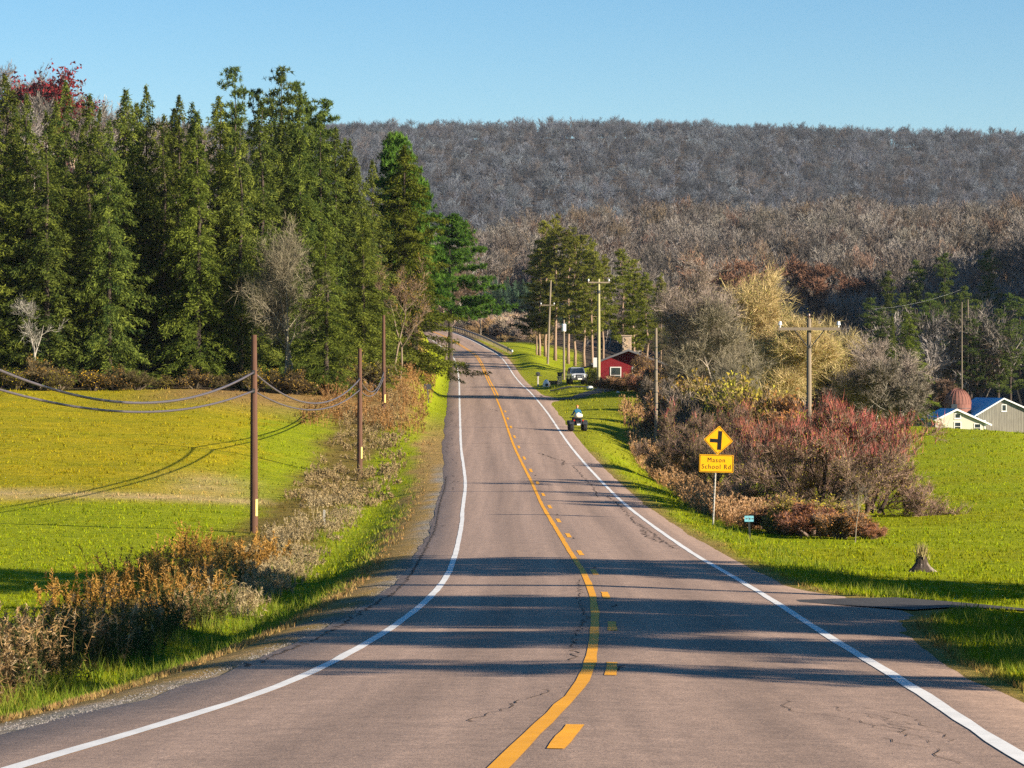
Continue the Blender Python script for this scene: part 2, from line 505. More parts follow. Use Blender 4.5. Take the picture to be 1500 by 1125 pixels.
_P = np.stack([np.ones(_n), _pu, _pv], 1)
_S = np.block([[_A, _P], [_P.T, np.zeros((3, 3))]])
_w = np.linalg.solve(_S, np.concatenate([_pg, np.zeros(3)]))
def terrain_raw(x, y):
    x = np.asarray(x, float); y = np.asarray(y, float)
    D = np.clip(y, 16, 3400)
    u = np.clip(x / D, -0.36, 0.40) * 7.0
    v = np.log(D)
    sh = u.shape
    u = u.ravel(); v = v.ravel(); g = np.empty_like(u)
    for i in range(0, len(u), 20000):
        s = slice(i, i + 20000)
        r = _phi((u[s, None] - _pu) ** 2 + (v[s, None] - _pv) ** 2)
        g[s] = r @ _w[:_n] + _w[_n] + _w[_n + 1] * u[s] + _w[_n + 2] * v[s]
    g = g.reshape(sh)
    pxx = CX + FPX * np.clip(x / D, -.36, .40)
    crest = np.interp(pxx, [-600, 0, 300, 600, 900, 1200, 1500, 2100], [201, 210, 214, 218, 220, 213, 209, 200])
    k = np.interp(D, [1150, 1400, 1700, 2150, 2550, 2650, 3400], [.165, .20, .33, .69, .985, 1.0, .88])
    fb = np.clip((D - 1150) / 250, 0, 1); fb = fb * fb * (3 - 2 * fb)
    g = g * (1 - fb) + fb * k * crest / D
    return g * D + np.where(y < 16, road_z(np.clip(y, -60, 16)) - road_z(16.0), 0)
_wr = np.random.default_rng(5)
_wk = [(_wr.uniform(.15, 1.1), _wr.uniform(0, 2 * PI), _wr.uniform(0, 2 * PI)) for _ in range(14)]
def wob(x, y, s=1.0):
    r = 0
    for k, a, p in _wk:
        r = r + np.sin((x * math.cos(a) + y * math.sin(a)) * k * s + p) / (1 + 2 * k)
    return r / 3.2
def apron(y):
    return 2.0 * np.exp(-((y - 55) / 4.5) ** 2) + .5 * np.exp(-((y - 47) / 6) ** 2) + 1.6 * np.exp(-((y - 258) / 7) ** 2)
def ground_z(x, y):
    x = np.asarray(x, float); y = np.asarray(y, float)
    t = terrain_raw(x, y) + 0.05 * wob(x, y)
    rx = road_x(y); rz = road_z(y)
    s = x - rx
    ed = np.where(s < 0, -s + EDGE_L, s - EDGE_R - apron(y))        # metres outside the pavement edge
    f = np.clip((ed - 0.3) / 3.2, 0, 1); f = f * f * (3 - 2 * f)
    near = np.where(ed < 0.0, rz - 0.10, rz - 0.075 - 0.03 * np.clip(ed, 0, 1))
    # roadside ditch on the left
    dl = -s - 7.2
    ditch = np.where(s < 0, -0.35 * np.exp(-(dl / 1.3) ** 2) * np.clip((150 - y) / 30, 0, 1), 0)
    fade = np.clip((y - 560) / 60, 0, 1)
    f = f + (1 - f) * fade
    return near * (1 - f) + t * f + ditch
def gz(x, y): return float(ground_z(np.array([x]), np.array([y]))[0])
def on_ground(px, D, dz=0.0):
    x = (px - CX) / FPX * D
    return Vector((x, D, gz(x, D) + dz))

# colours of what covers the ground (dry albedo)
GREEN = np.array((0.225, 0.262, 0.009)); OLIVE = np.array((0.30, 0.250, 0.010)); TAN = np.array((0.42, 0.31, 0.15))
DEAD = np.array((0.26, 0.165, 0.07)); LITTER = np.array((0.055, 0.042, 0.034)); BANK = np.array((0.23, 0.145, 0.055))
LAWN = np.array((0.225, 0.235, 0.014)); GRAV = np.array((0.23, 0.21, 0.195))
def sstep(a, b, x):
    t = np.clip((x - a) / (b - a), 0, 1)
    return t * t * (3 - 2 * t)
def cover(x, y):
    x = np.asarray(x, float); y = np.asarray(y, float)
    D = np.maximum(y, 5)
    px = CX + FPX * x / D
    s = x - road_x(y)
    w1 = wob(x, y, 1.7); w2 = wob(x + 31, y - 17, 0.6)
    c = np.empty(x.shape + (3,)); c[:] = GREEN
    def put(mask, colr):
        nonlocal c
        c = c * (1 - mask[..., None]) + colr * mask[..., None]
    left = (s < 0)
    # mown olive field above the terrace line
    m = left * sstep(122, 130, y + 3 * w2) * (1 - sstep(310, 350, px + 40 * w1 - (y - 125) * .9))
    put(m, OLIVE)
    put(left * np.exp(-((y - 128 - 2 * w2) / 2.6) ** 2) * (px < 400) * np.clip(.85 + .5 * w1, 0, 1), TAN)
    put(left * np.exp(-((px - 310) / 60) ** 2 - ((y - 136) / 7) ** 2) * np.clip(.9 + .3 * w1, 0, 1), TAN)
    # mowing bands
    put(left * (y > 129) * np.clip(np.sin(y * .62 + x * .10 + 1.5 * w2) * 1.4, 0, 1) * .28 * (px < 420), GREEN * .72)
    put((~left) * np.clip(np.sin(y * .33 - x * .25 + 2 * w2) * 1.3, 0, 1) * .22, OLIVE * .8)
    # rank left verge and bank
    wl = -s
    rank = left * sstep(8.2, 9.0, wl + .8 * w1) * (1 - sstep(11, 13, wl + .8 * w1)) * (y < 215)
    put(rank * .85, BANK * .6)
    bank = left * sstep(6.2, 7.2, wl + .8 * w1 - (y - 200) * .006) * (1 - sstep(22, 30, wl)) * sstep(185, 215, y) * (1 - sstep(600, 650, y))
    put(bank, BANK * 1.15)
    # dead grass + gravel beside the pavement
    ed = np.where(left, -s + EDGE_L, s - EDGE_R - apron(y))
    put((1 - sstep(1.1, 2.2, ed + .7 * w1)) * left * (1 - sstep(180, 230, y)) * .92, DEAD * 1.15)
    put((1 - sstep(.1, .4, ed + .3 * w1)) * left * (1 - sstep(150, 170, y)), GRAV)
    put((1 - sstep(.2, .7, ed + .3 * w1)) * ~left * .8, DEAD)
    # right: lawn then bank of weeds
    put((~left) * (y > 175) * (1 - sstep(330, 420, y)) * (px < 1010) * .9, LAWN)
    # woods
    wood = sstep(470, 520, y + 30 * w2) * (1 - np.exp(-((s - 12) / 12) ** 2) * (y < 520))
    wood = np.maximum(wood, left * sstep(219, 224, y - np.clip(px - 380, 0, 300) * .18) * (px < 610))
    wood = np.maximum(wood, (~left) * sstep(405, 425, y) * (px > 850))
    put(wood, LITTER)
    return c

# ------------------------------------------------------------------ ground sheet
ys = np.concatenate([np.arange(-60, 16, 4), np.arange(16, 60, .8), np.arange(60, 260, 1.6), np.arange(260, 480, 4), np.geomspace(480, 3400, 70)])
sp = np.concatenate([np.arange(4.3, 13, .5), np.arange(13, 50, 1.5), np.geomspace(50, 1500, 55)])
ss = np.concatenate([-sp[::-1], np.arange(-3.9, 4.2, 1.3), sp])
SS, YY = np.meshgrid(ss, ys)
XX = SS + road_x(YY)
ZZ = ground_z(XX, YY)
nc, nr = len(ss), len(ys)
idx = np.arange(nr * nc).reshape(nr, nc)
F = np.stack([idx[:-1, :-1], idx[:-1, 1:], idx[1:, 1:], idx[1:, :-1]], -1).reshape(-1, 4)
g_me = mesh_np('ground', np.stack([XX, YY, ZZ], -1).reshape(-1, 3), F, M['ground'], cover(XX, YY).reshape(-1, 3), smooth=True)
tag(link('ground', g_me), kind='structure')

# ------------------------------------------------------------------ road, painted lines, cracks
def road_surf(s, y, dz=0.0):
    return road_z(y) - 0.018 * np.abs(s) + dz
ry = np.concatenate([np.arange(-60, 150, 1.0), np.arange(150, 480, 2.0), np.arange(480, 600, 4)])
rng = np.random.default_rng(11)
rs = np.array([EDGE_L - .25, EDGE_L, -3.4, -2.2, -1.1, 0, 1.1, 2.2, 3.4, EDGE_R, EDGE_R + .25])
RS, RY = np.meshgrid(rs, ry)
RS = RS.copy()
jl = np.convolve(rng.normal(0, .09, len(ry) + 4), np.ones(3) / 3, 'same')[:len(ry)]
jr = np.convolve(rng.normal(0, .09, len(ry) + 4), np.ones(3) / 3, 'same')[:len(ry)]
# paved apron widening into the driveway on the right and to the house drive further on
wid = apron(ry)
RS[:, 0] += jl; RS[:, 1] += jl; RS[:, -1] += jr + wid; RS[:, -2] += jr + wid
RZ_ = road_surf(RS, RY)
RZ_[:, 0] -= .14; RZ_[:, -1] -= .14
nr_, nc_ = RS.shape
idx = np.arange(nr_ * nc_).reshape(nr_, nc_)
F = np.stack([idx[:-1, :-1], idx[:-1, 1:], idx[1:, 1:], idx[1:, :-1]], -1).reshape(-1, 4)
road_me = mesh_np('road', np.stack([RS + road_x(RY), RY, RZ_], -1).reshape(-1, 3), F, M['asphalt'], attrs={'lane': RS.ravel()})
road = tag(link('road', road_me), kind='structure')

def strip(name, s0, s1, ya, yb, mat, step=1.5, dz=.006, parent=None, jit=.006):
    n = max(2, int((yb - ya) / step) + 1)
    y = np.linspace(ya, yb, n)
    r = np.random.default_rng(int(ya * 7 + s0 * 100) % 9999)
    a = s0 + r.normal(0, jit, n); b = s1 + r.normal(0, jit, n)
    V = np.concatenate([np.stack([a + road_x(y), y, road_surf(a, y, dz)], 1), np.stack([b + road_x(y), y, road_surf(b, y, dz)], 1)])
    F = np.stack([np.arange(n - 1), n + np.arange(n - 1), n + 1 + np.arange(n - 1), 1 + np.arange(n - 1)], 1)
    return link(name, mesh_np(name, V, F, mat), parent)
PATCH = [(262, 269)]
for (a, b) in ((-20, 263.0), (267.6, 596)):
    strip('white_edge_line', -HW - .075, -HW + .075, a, b, M['line_white'], parent=road)
strip('white_edge_line', HW - .075, HW + .075, -20, 596, M['line_white'], parent=road)
strip('yellow_centre_line', -.20, -.06, -20, 596, M['line_yellow'], parent=road)
strip('yellow_centre_line', .06, .20, 262, 596, M['line_yellow'], parent=road)
for k in range(-2, 18):
    y0 = 20.3 + 12.05 * k
    strip('yellow_dash', .07, .21, y0, y0 + 3.05, M['line_yellow'], .75, parent=road)
strip('asphalt_patch', EDGE_L + .1, EDGE_R - .1, 263.2, 266.4, M['asphalt_patch'], .8, .004, road, .05)

def crack(pts, w=.02, seed=0, wig=.06):
    """an open crack: a ragged dark ribbon along points (lateral offset, distance)"""
    r = np.random.default_rng(seed)
    p = np.array(pts, float)
    L = np.concatenate([[0], np.cumsum(np.hypot(*np.diff(p, axis=0).T))])
    n = max(8, int(L[-1] / .22))
    t = np.linspace(0, L[-1], n)
    sx = np.interp(t, L, p[:, 0]) + r.normal(0, wig, n) * .6
    sy = np.interp(t, L, p[:, 1]) + r.normal(0, wig, n)
    ww = .7 * w * r.uniform(.2, 1.5, n)
    d = np.stack([np.gradient(sx), np.gradient(sy)], 1); d /= np.linalg.norm(d, axis=1)[:, None] + 1e-9
    nx, ny = -d[:, 1], d[:, 0]
    V = []
    for q in (-1, 1):
        s = sx + nx * ww * q; y = sy + ny * ww * q
        V.append(np.stack([s + road_x(y), y, road_surf(s, y, .0045)], 1))
    F = np.stack([np.arange(n - 1), n + np.arange(n - 1), n + 1 + np.arange(n - 1), 1 + np.arange(n - 1)], 1)
    link('crack', mesh_np('crack', np.concatenate(V), F, M['crack']), road)
crack([(-4.25, 60), (-4.35, 80), (-4.30, 100), (-4.4, 125), (-4.38, 150)], .035, 1, .05)
crack([(-4.4, 36), (-4.3, 44), (-4.36, 52), (-4.3, 60)], .03, 2, .08)
crack([(3.1, 86), (3.0, 92), (3.05, 99), (2.9, 106), (3.1, 118), (3.0, 130)], .035, 3, .10)
crack([(2.9, 90), (2.7, 94), (2.85, 100)], .04, 4, .12)
crack([(2.5, 128), (2.75, 140), (2.6, 160)], .03, 34, .1)
crack([(-.35, 36), (-.42, 42), (-.3, 48), (-.38, 56), (-.33, 66)], .014, 5, .08)
crack([(-.35, 30), (-.6, 27), (-.75, 24)], .008, 6, .06)
crack([(-4.4, 183), (-1, 183.4), (2, 182), (4.1, 181)], .05, 7, .08)
crack([(-.3, 227), (-1.0, 232), (-2.2, 231)], .05, 8, .1)
crack([(1.2, 172), (1.9, 166), (2.4, 165), (2.1, 160)], .05, 9, .15)
rr = random.Random(3)
for k in range(8):     # map cracking in the near right wheel path
    s0, y0 = rr.uniform(1.9, 3.0), rr.uniform(22, 29)
    pts = [(s0, y0)]
    for j in range(rr.randint(3, 5)):
        s0 += rr.uniform(-.10, .26); y0 -= rr.uniform(.3, 1.0); pts.append((s0, y0))
    crack(pts, .0055, 40 + k, .05)
for k in range(26):    # edge ravelling on the left shoulder
    y0 = rr.uniform(100, 230); s0 = rr.uniform(-4.3, -3.7)
    crack([(s0, y0), (s0 + rr.uniform(-.15, .15), y0 + rr.uniform(.8, 3))], .02, 80 + k, .08)
for k in range(7):     # tar drips beside the centre dashes
    y0 = 33.5 + 12.05 * k * 1.6; crack([(.2, y0), (.26, y0 + 1.2)], .03, 120 + k, .05)

# driveways on the right (structure sheets resting on the ground)
def drive(name, pts, w, mat, dz=.03):
    p = np.array(pts, float)
    L = np.concatenate([[0], np.cumsum(np.hypot(*np.diff(p, axis=0).T))])
    n = max(6, int(L[-1] / .8))
    t = np.linspace(0, L[-1], n)
    cx, cy = np.interp(t, L, p[:, 0]), np.interp(t, L, p[:, 1])
    dx, dy = np.gradient(cx), np.gradient(cy)
    l = np.hypot(dx, dy); nx, ny = -dy / l, dx / l
    m = 7
    V = []
    r = np.random.default_rng(8)
    for k in range(m):
        q = (k / (m - 1) - .5) * w
        jj = r.normal(0, .12, n) if k in (0, m - 1) else 0
        X = cx + nx * (q + jj); Y = cy + ny * (q + jj)
        V.append(np.stack([X, Y, np.maximum(ground_z(X, Y), np.where(X - road_x(Y) < EDGE_R + .6, road_surf(np.abs(X - road_x(Y)), Y, 0.0) - .05, -99)) + dz], 1))
    V = np.concatenate(V)
    F = [(k * n + i, k * n + i + 1, (k + 1) * n + i + 1, (k + 1) * n + i) for k in range(m - 1) for i in range(n - 1)]
    return tag(link(name, mesh_np(name, V, np.array(F), mat)), kind='structure')
drive('driveway', [(6.2, 55.5), (8, 56.5), (12, 57.5), (20, 58), (40, 58)], 4.4, M['asphalt_dark'])
drive('driveway', [(4.0, 281), (6, 282), (8.5, 284), (11, 286)], 3.0, M['asphalt_dark'], .04)
drive('driveway', [(3.6, 256), (5.5, 259), (8.2, 268), (9.5, 280)], 2.0, M['asphalt_dark'], .04)

# ------------------------------------------------------------------ vegetation makers
def tris(C, A, B, L, W):
    """one pointed triangle per element: base at C, axis A (unit) times L, base half-width W along B"""
    n = len(C)
    V = np.empty((n, 3, 3))
    V[:, 0] = C - B * (W / 2)[:, None]
    V[:, 1] = C + B * (W / 2)[:, None]
    V[:, 2] = C + A * L[:, None]
    return V.reshape(-1, 3)
def unit(a): return a / (np.linalg.norm(a, axis=-1, keepdims=True) + 1e-9)
def rvec(r, n): return unit(r.normal(size=(n, 3)))
def perp(A, r):
    B = np.cross(A, rvec(r, len(A)))
    return unit(B)
def tri_mesh(name, V, mat, C):
    F = np.arange(len(V)).reshape(-1, 3)
    return mesh_np(name, V, F, mat, C)
def rep3(c): return np.repeat(c, 3, axis=0)
def lerpc(a, b, t): return np.asarray(a) * (1 - t)[:, None] + np.asarray(b) * t[:, None]

def prisms(P0, P1, R0, R1, sides):
    """tapered prisms for branch segments"""
    P0, P1, R0, R1 = map(np.asarray, (P0, P1, R0, R1))
    d = unit(P1 - P0)
    ref = np.where(np.abs(d[:, 2:3]) > .9, np.array([[1., 0, 0]]), np.array([[0, 0, 1.]]))
    u = unit(np.cross(d, ref)); w = np.cross(d, u)
    a = np.arange(sides) * 2 * PI / sides
    ca, sa = np.cos(a), np.sin(a)
    ring = u[:, None, :] * ca[None, :, None] + w[:, None, :] * sa[None, :, None]
    V0 = P0[:, None] + ring * R0[:, None, None]; V1 = P1[:, None] + ring * R1[:, None, None]
    V = np.concatenate([V0, V1], 1).reshape(-1, 3)
    n = len(P0)
    base = (np.arange(n) * 2 * sides)[:, None]
    k = np.arange(sides); k2 = (k + 1) % sides
    quad = np.stack([k, k2, sides + k2, sides + k], 1)
    F = (base[:, None] + quad[None]).reshape(-1, 4)
    return V, F

def trunk_mesh(name, H, r, mat, seed, bend=.15, n=9, sides=8):
    rr = random.Random(seed)
    m = MB()
    pts, rad = [], []
    for i in range(n):
        t = i / (n - 1)
        pts.append((rr.uniform(-bend, bend) * t, rr.uniform(-bend, bend) * t, -0.4 + t * (H + .4)))
        rad.append(r * (1 - t) ** .9 * (1.25 if i == 0 else 1) + .012)
    m.tube(pts, rad, sides)
    return m.mesh(name, mat, smooth=True)

def spruce_crown(seed, H=22.0, R=3.5, nlv=52, z0=.05, ca=(0.030, 0.054, 0.016), cb=(0.175, 0.205, 0.034), dens=34, droop=.5, thin=1.0, expo=.66):
    r = np.random.default_rng(seed)
    VV, CC = [], []
    lop = r.uniform(0, 2 * PI); lopk = r.uniform(.05, .22)
    for k in range(nlv):
        t = k / (nlv - 1)
        z = H * (z0 + (1 - z0) * t ** .97)
        rr = R * ((1 - t) ** expo) * r.uniform(.72, 1.15) + .10
        for b in range(int(5 + 3 * (1 - t))):
            az = r.uniform(0, 2 * PI)
            rb = rr * r.uniform(.5, 1.22) * (1 + lopk * math.cos(az - lop))
            if r.random() < .14: rb *= .45
            o = np.array([math.cos(az), math.sin(az), 0]); sd = np.array([-o[1], o[0], 0])
            n = int((14 + 4.6 * dens * rb / R) * thin)
            q = r.uniform(.05, 1, n) ** .7
            dr = droop * r.uniform(.5, 1.4)
            zz = z - dr * rb * q ** 1.4 + .28 * rb * np.maximum(q - .7, 0) + r.normal(0, .12, n) - np.abs(r.normal(0, .22, n)) * droop
            C = o * (q * rb)[:, None] + sd * (r.normal(0, .15, n) * (1.15 - .5 * q) * rb ** .5)[:, None]
            C[:, 2] = zz
            A = unit(o * r.uniform(-.1, .9, n)[:, None] + sd * r.normal(0, .6, n)[:, None] + np.array([0, 0, -1.0]) * r.uniform(-.15, 1.0, n)[:, None])
            L = r.uniform(.16, .40, n) * (.6 + .4 * min(1, rb / 2))
            W = r.uniform(.05, .125, n)
            VV.append(tris(C, A, perp(A, r), L, W))
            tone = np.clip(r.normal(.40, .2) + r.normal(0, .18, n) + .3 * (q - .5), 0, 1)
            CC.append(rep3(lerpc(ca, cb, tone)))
    n = 30
    C = np.stack([r.normal(0, .07, n), r.normal(0, .07, n), H * r.uniform(.955, 1.0, n)], 1)
    A = unit(np.stack([r.normal(0, .5, n), r.normal(0, .5, n), r.uniform(.3, 1, n)], 1))
    VV.append(tris(C, A, perp(A, r), r.uniform(.2, .42, n), r.uniform(.06, .13, n))); CC.append(rep3(lerpc(ca, cb, r.uniform(.3, .8, n))))
    return np.concatenate(VV), np.concatenate(CC)

def pine_crown(seed, H=19.0, R=3.4, z0=.38, up=.15, ca=(0.05, 0.07, 0.016), cb=(0.21, 0.22, 0.04), tuft=13, step=.62, prof=None, lean=(0, 0)):
    """whorls of plates of needle tufts with open gaps between them"""
    r = np.random.default_rng(seed)
    VV, CC = [], []
    wood = []
    z = H * z0
    while z < H - .2:
        t = (z - H * z0) / (H * (1 - z0))
        pr = (min(1, .55 + 1.6 * t) * (1 - t) ** .62) if prof is None else prof(t)
        for b in range(r.integers(3, 6)):
            az = r.uniform(0, 2 * PI)
            rb = max(.35, R * pr * r.uniform(.5, 1.18))
            o = np.array([math.cos(az), math.sin(az), 0])
            zz0 = z + r.normal(0, .2)
            tip = o * rb + np.array([0, 0, zz0 + up * rb])
            wood.append((np.array([0, 0, zz0]), tip, .045, .012))
            nt = int(5 + 7.5 * rb)
            q = r.uniform(.3, 1.04, nt) ** .8
            T = o * (q * rb)[:, None]
            T = T + r.normal(0, .26, (nt, 3)) * np.array([1, 1, .45])
            T[:, 2] += zz0 + up * rb * q + .10
            n = nt * tuft
            C = np.repeat(T, tuft, 0) + r.normal(0, .05, (n, 3))
            A = unit(r.normal(size=(n, 3)) + np.array([0, 0, .55]) + np.repeat(np.tile(o, (nt, 1)), tuft, 0) * .35)
            VV.append(tris(C, A, perp(A, r), r.uniform(.22, .42, n), r.uniform(.05, .10, n)))
            tone = np.clip(np.repeat(r.normal(.45, .22, nt), tuft) + r.normal(0, .12, n), 0, 1)
            CC.append(rep3(lerpc(ca, cb, tone)))
        z += step * r.uniform(.7, 1.3)
    V = np.concatenate(VV); C = np.concatenate(CC)
    V[:, 0] += lean[0] * (V[:, 2] / H) ** 2; V[:, 1] += lean[1] * (V[:, 2] / H) ** 2
    return V, C, wood

def branch_tree(seed, H=13.0, stems=1, spread=.55, levels=3, kids=(5, 9), trunk_frac=.35, r0=.18, gnarl=.16, up=.35, base_spread=.0, lean=0.0):
    """skeleton: arrays of segments (p0, p1, r0, r1, level)"""
    rr = random.Random(seed)
    segs = []
    ends = []
    def grow(p, d, L, r, lv):
        n = 5 if lv == 0 else (4 if lv == 1 else 3)
        q = p.copy(); dd = d.copy()
        pts = [(q.copy(), dd.copy(), r)]
        for i in range(n):
            dd = (dd + Vector((rr.gauss(0, gnarl), rr.gauss(0, gnarl), rr.gauss(0, gnarl) + up * .12))).normalized()
            q2 = q + dd * (L / n)
            ra = r * (1 - i / n * .72); rb = r * (1 - (i + 1) / n * .72)
            segs.append((tuple(q), tuple(q2), ra, rb, lv))
            q = q2
            pts.append((q.copy(), dd.copy(), rb))
        ends.append((tuple(q), tuple(dd), lv))
        if lv >= levels: return
        nk = rr.randint(*kids)
        for k in range(nk):
            t = rr.uniform(trunk_frac if lv == 0 else .25, 1.0)
            i = min(n - 1, int(t * n)); ft = t * n - i
            pp = pts[i][0].lerp(pts[i + 1][0], min(1, ft)); pd = pts[i][1]; pr = pts[i][2]
            ax = pd.orthogonal().normalized()
            ax.rotate(Matrix.Rotation(rr.uniform(0, 2 * PI), 3, pd))
            ang = rr.uniform(.45, 1.05) * spread / .55
            nd = (pd * math.cos(ang) + ax * math.sin(ang) + Vector((0, 0, up * .3))).normalized()
            grow(pp, nd, L * rr.uniform(.38, .66) * (1.12 - .45 * t if lv == 0 else 1), pr * rr.uniform(.42, .66), lv + 1)
    for s in range(stems):
        a = 2 * PI * s / stems + rr.uniform(-.4, .4)
        tilt = base_spread * rr.uniform(.3, 1.1)
        d = Vector((math.cos(a) * math.sin(tilt) + lean, math.sin(a) * math.sin(tilt), math.cos(tilt))).normalized()
        p = Vector((math.cos(a) * .12 * (stems > 1), math.sin(a) * .12 * (stems > 1), -.25))
        grow(p, d, H * rr.uniform(.62, .8) if stems == 1 else H * rr.uniform(.5, .95), r0 * rr.uniform(.7, 1), 0)
    return segs, ends

def twig_tris(segs, ends, seed, per, L, W, lvmin=2, upb=.35, ca=(.1, .08, .06), cb=(.3, .25, .2), out=.9):
    r = np.random.default_rng(seed)
    sg = [s for s in segs if s[4] >= lvmin]
    P0 = np.array([s[0] for s in sg]); P1 = np.array([s[1] for s in sg])
    n = len(sg) * per
    t = r.uniform(0, 1, n)[:, None]
    a = np.repeat(P0, per, 0); b = np.repeat(P1, per, 0)
    C = a + (b - a) * t
    A = unit(unit(b - a) + r.normal(0, out, (n, 3)) * .6 + np.array([0, 0, upb]))
    LL = r.uniform(.45, 1.2, n) * L
    V = tris(C, A, perp(A, r), LL, r.uniform(.6, 1.4, n) * W)
    # forked tips
    C2 = C + A * (LL * r.uniform(.3, .7, n))[:, None]
    A2 = unit(A + r.normal(0, .55, (n, 3)))
    V2 = tris(C2, A2, perp(A2, r), LL * .6, r.uniform(.5, 1.1, n) * W)
    tone = r.uniform(0, 1, n)
    cc = rep3(lerpc(ca, cb, tone))
    return np.concatenate([V, V2]), np.concatenate([cc, cc])

def leaf_tris(V_tw, seed, frac, size, ca, cb, jit=.1):
    r = np.random.default_rng(seed)
    tips = V_tw.reshape(-1, 3, 3)[:, 2]
    pick = r.random(len(tips)) < frac
    C = tips[pick] + r.normal(0, jit, (pick.sum(), 3))
    n = len(C)
    A = rvec(r, n)
    V = tris(C, A, perp(A, r), r.uniform(.7, 1.3, n) * size, r.uniform(.6, 1.1, n) * size)
    return V, rep3(lerpc(ca, cb, r.uniform(0, 1, n)))

def seg_mesh(name, segs, mat, C, lv=(0, 9), sides=5, rmul=1.0):
    sg = [s for s in segs if lv[0] <= s[4] <= lv[1]]
    V, F = prisms([s[0] for s in sg], [s[1] for s in sg], [s[2] * rmul for s in sg], [s[3] * rmul for s in sg], sides)
    return mesh_np(name, V, F, mat, np.tile(np.array(C), (len(V), 1)), smooth=True)

def soup(parts):
    """join triangle soups and quad branch meshes into one triangle soup"""
    V = np.concatenate([p[0] for p in parts]); C = np.concatenate([p[1] for p in parts])
    return V, C
def seg_soup(segs, lv, C, sides=3, rmul=1.0):
    sg = [s for s in segs if lv[0] <= s[4] <= lv[1]]
    V, F = prisms([s[0] for s in sg], [s[1] for s in sg], [s[2] * rmul for s in sg], [s[3] * rmul for s in sg], sides)
    T = np.concatenate([F[:, [0, 1, 2]], F[:, [0, 2, 3]]])
    VV = V[T].reshape(-1, 3)
    return VV, np.tile(np.array(C), (len(VV), 1))

def plant(name, parts, loc, label, cat, group=None, rz=0.0, s=1.0):
    """a plant = Empty at its foot with one child per part; parts: [(part name, mesh)]"""
    root = empty(name, loc, rz, s)
    tag(root, label, cat, group)
    for pn, me in parts:
        link(pn, me, root)
    return root

ORD = ['first', 'second', 'third', 'fourth', 'fifth', 'sixth', 'seventh', 'eighth', 'ninth', 'tenth', 'eleventh', 'twelfth', 'thirteenth', 'fourteenth', 'fifteenth', 'sixteenth']
# ------------------------------------------------------------------ evergreens of the left stand
rnd = random.Random(21)
SPR = []
spec = [dict(R=3.3, nlv=50, droop=.62, expo=.6), dict(R=3.5, nlv=44, droop=.4, expo=.75), dict(R=2.8, nlv=52, droop=.75, expo=.55), dict(R=3.8, nlv=44, droop=.55, expo=.7),
        dict(R=3.4, nlv=52, droop=.42, thin=.8), dict(R=3.2, nlv=50, droop=.6, ca=(0.042, 0.062, 0.012), cb=(0.18, 0.205, 0.032))]
for i, kw in enumerate(spec):
    V, C = spruce_crown(100 + i, 22.0, z0=.07, **kw)
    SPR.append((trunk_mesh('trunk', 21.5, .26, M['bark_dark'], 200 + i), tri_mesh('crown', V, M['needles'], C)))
def spruce(px, py_top, D, label, v=None, group='spruces of the evergreen stand', wide=1.0, cat='spruce tree'):
    p = on_ground(px, D)
    H = (CY - py_top) / FPX * D - p.z
    v = rnd.randrange(len(SPR)) if v is None else v
    s = H / 22.0
    r = empty('spruce_tree', p, rnd.uniform(0, 2 * PI), (s * wide, s * wide, s))
    tag(r, label, cat, group)
    link('trunk', SPR[v][0], r); link('crown', SPR[v][1], r)
    return r
front = [(-30, 100), (8, 112), (40, 140), (68, 165), (97, 120), (131, 140), (160, 178), (184, 133), (214, 128), (240, 170), (262, 142), (290, 165), (320, 142), (352, 178), (383, 150), (412, 175), (440, 140), (468, 172), (492, 190), (520, 232)]
for i, (px, top) in enumerate(front):
    D = 229 + rnd.uniform(-4, 5) + max(0, px - 380) * .17
    if i == 0: lb = 'spruce cut by the left edge of the photo at the end of the stand'
    else: lb = 'spruce in the front row of the left stand, %s from the left edge' % (ORD[i] if i < 16 else ['seventeenth', 'eighteenth', 'nineteenth', 'twentieth'][i - 16])
    spruce(px, top, D, lb, wide=rnd.uniform(.9, 1.3))
for px, top in [(22, 150), (82, 150), (146, 160), (200, 152), (255, 160), (282, 152), (340, 150), (398, 148), (452, 160), (505, 205), (335, 190), (120, 190), (425, 190)]:
    nf = min(range(len(front)), key=lambda q: abs(front[q][0] - px)); side = 'right' if px > front[nf][0] else 'left'
    spruce(px, top, 246 + rnd.uniform(-4, 6) + max(0, px - 380) * .15, 'spruce behind the front row, showing just %s of the %s front spruce' % (side, (ORD + ['seventeenth', 'eighteenth', 'nineteenth', 'twentieth'])[nf]), group='spruces behind the front row', wide=rnd.uniform(.85, 1.1))
# taller white pines whose ragged tops stand out of the stand
WP = []
for i in range(3):
    V, C, wood = pine_crown(300 + i, 24.0, 3.6, z0=.30, up=.32, ca=(0.04, 0.072, 0.022), cb=(0.16, 0.205, 0.044), tuft=12, step=.75, prof=lambda t: (1 - t) ** .55 * (.75 + .35 * math.sin(t * 17)))
    WP.append((trunk_mesh('trunk', 23.5, .3, M['bark_dark'], 310 + i), tri_mesh('crown', V, M['needles'], C)))
def pine(px, top, D, label, src, H0, group, name='pine_tree', wide=1.0, rz=None, cat='pine tree', base_px=None):
    p = on_ground(px, D)
    H = (CY - top) / FPX * D - p.z
    s = H / H0
    r = empty(name, p, rnd.uniform(0, 2 * PI) if rz is None else rz, (s * wide, s * wide, s))
    tag(r, label, cat, group)
    link('trunk', src[0], r); link('crown', src[1], r)
    return r
pine(343, 98, 243, 'tall white pine with the narrow ragged top, left of the twin summits of the stand', WP[0], 24, 'white pines in the stand', wide=.85)
pine(411, 101, 246, 'tall white pine with the dense rounded plume, the highest summit of the stand', WP[1], 24, 'white pines in the stand', wide=.95)
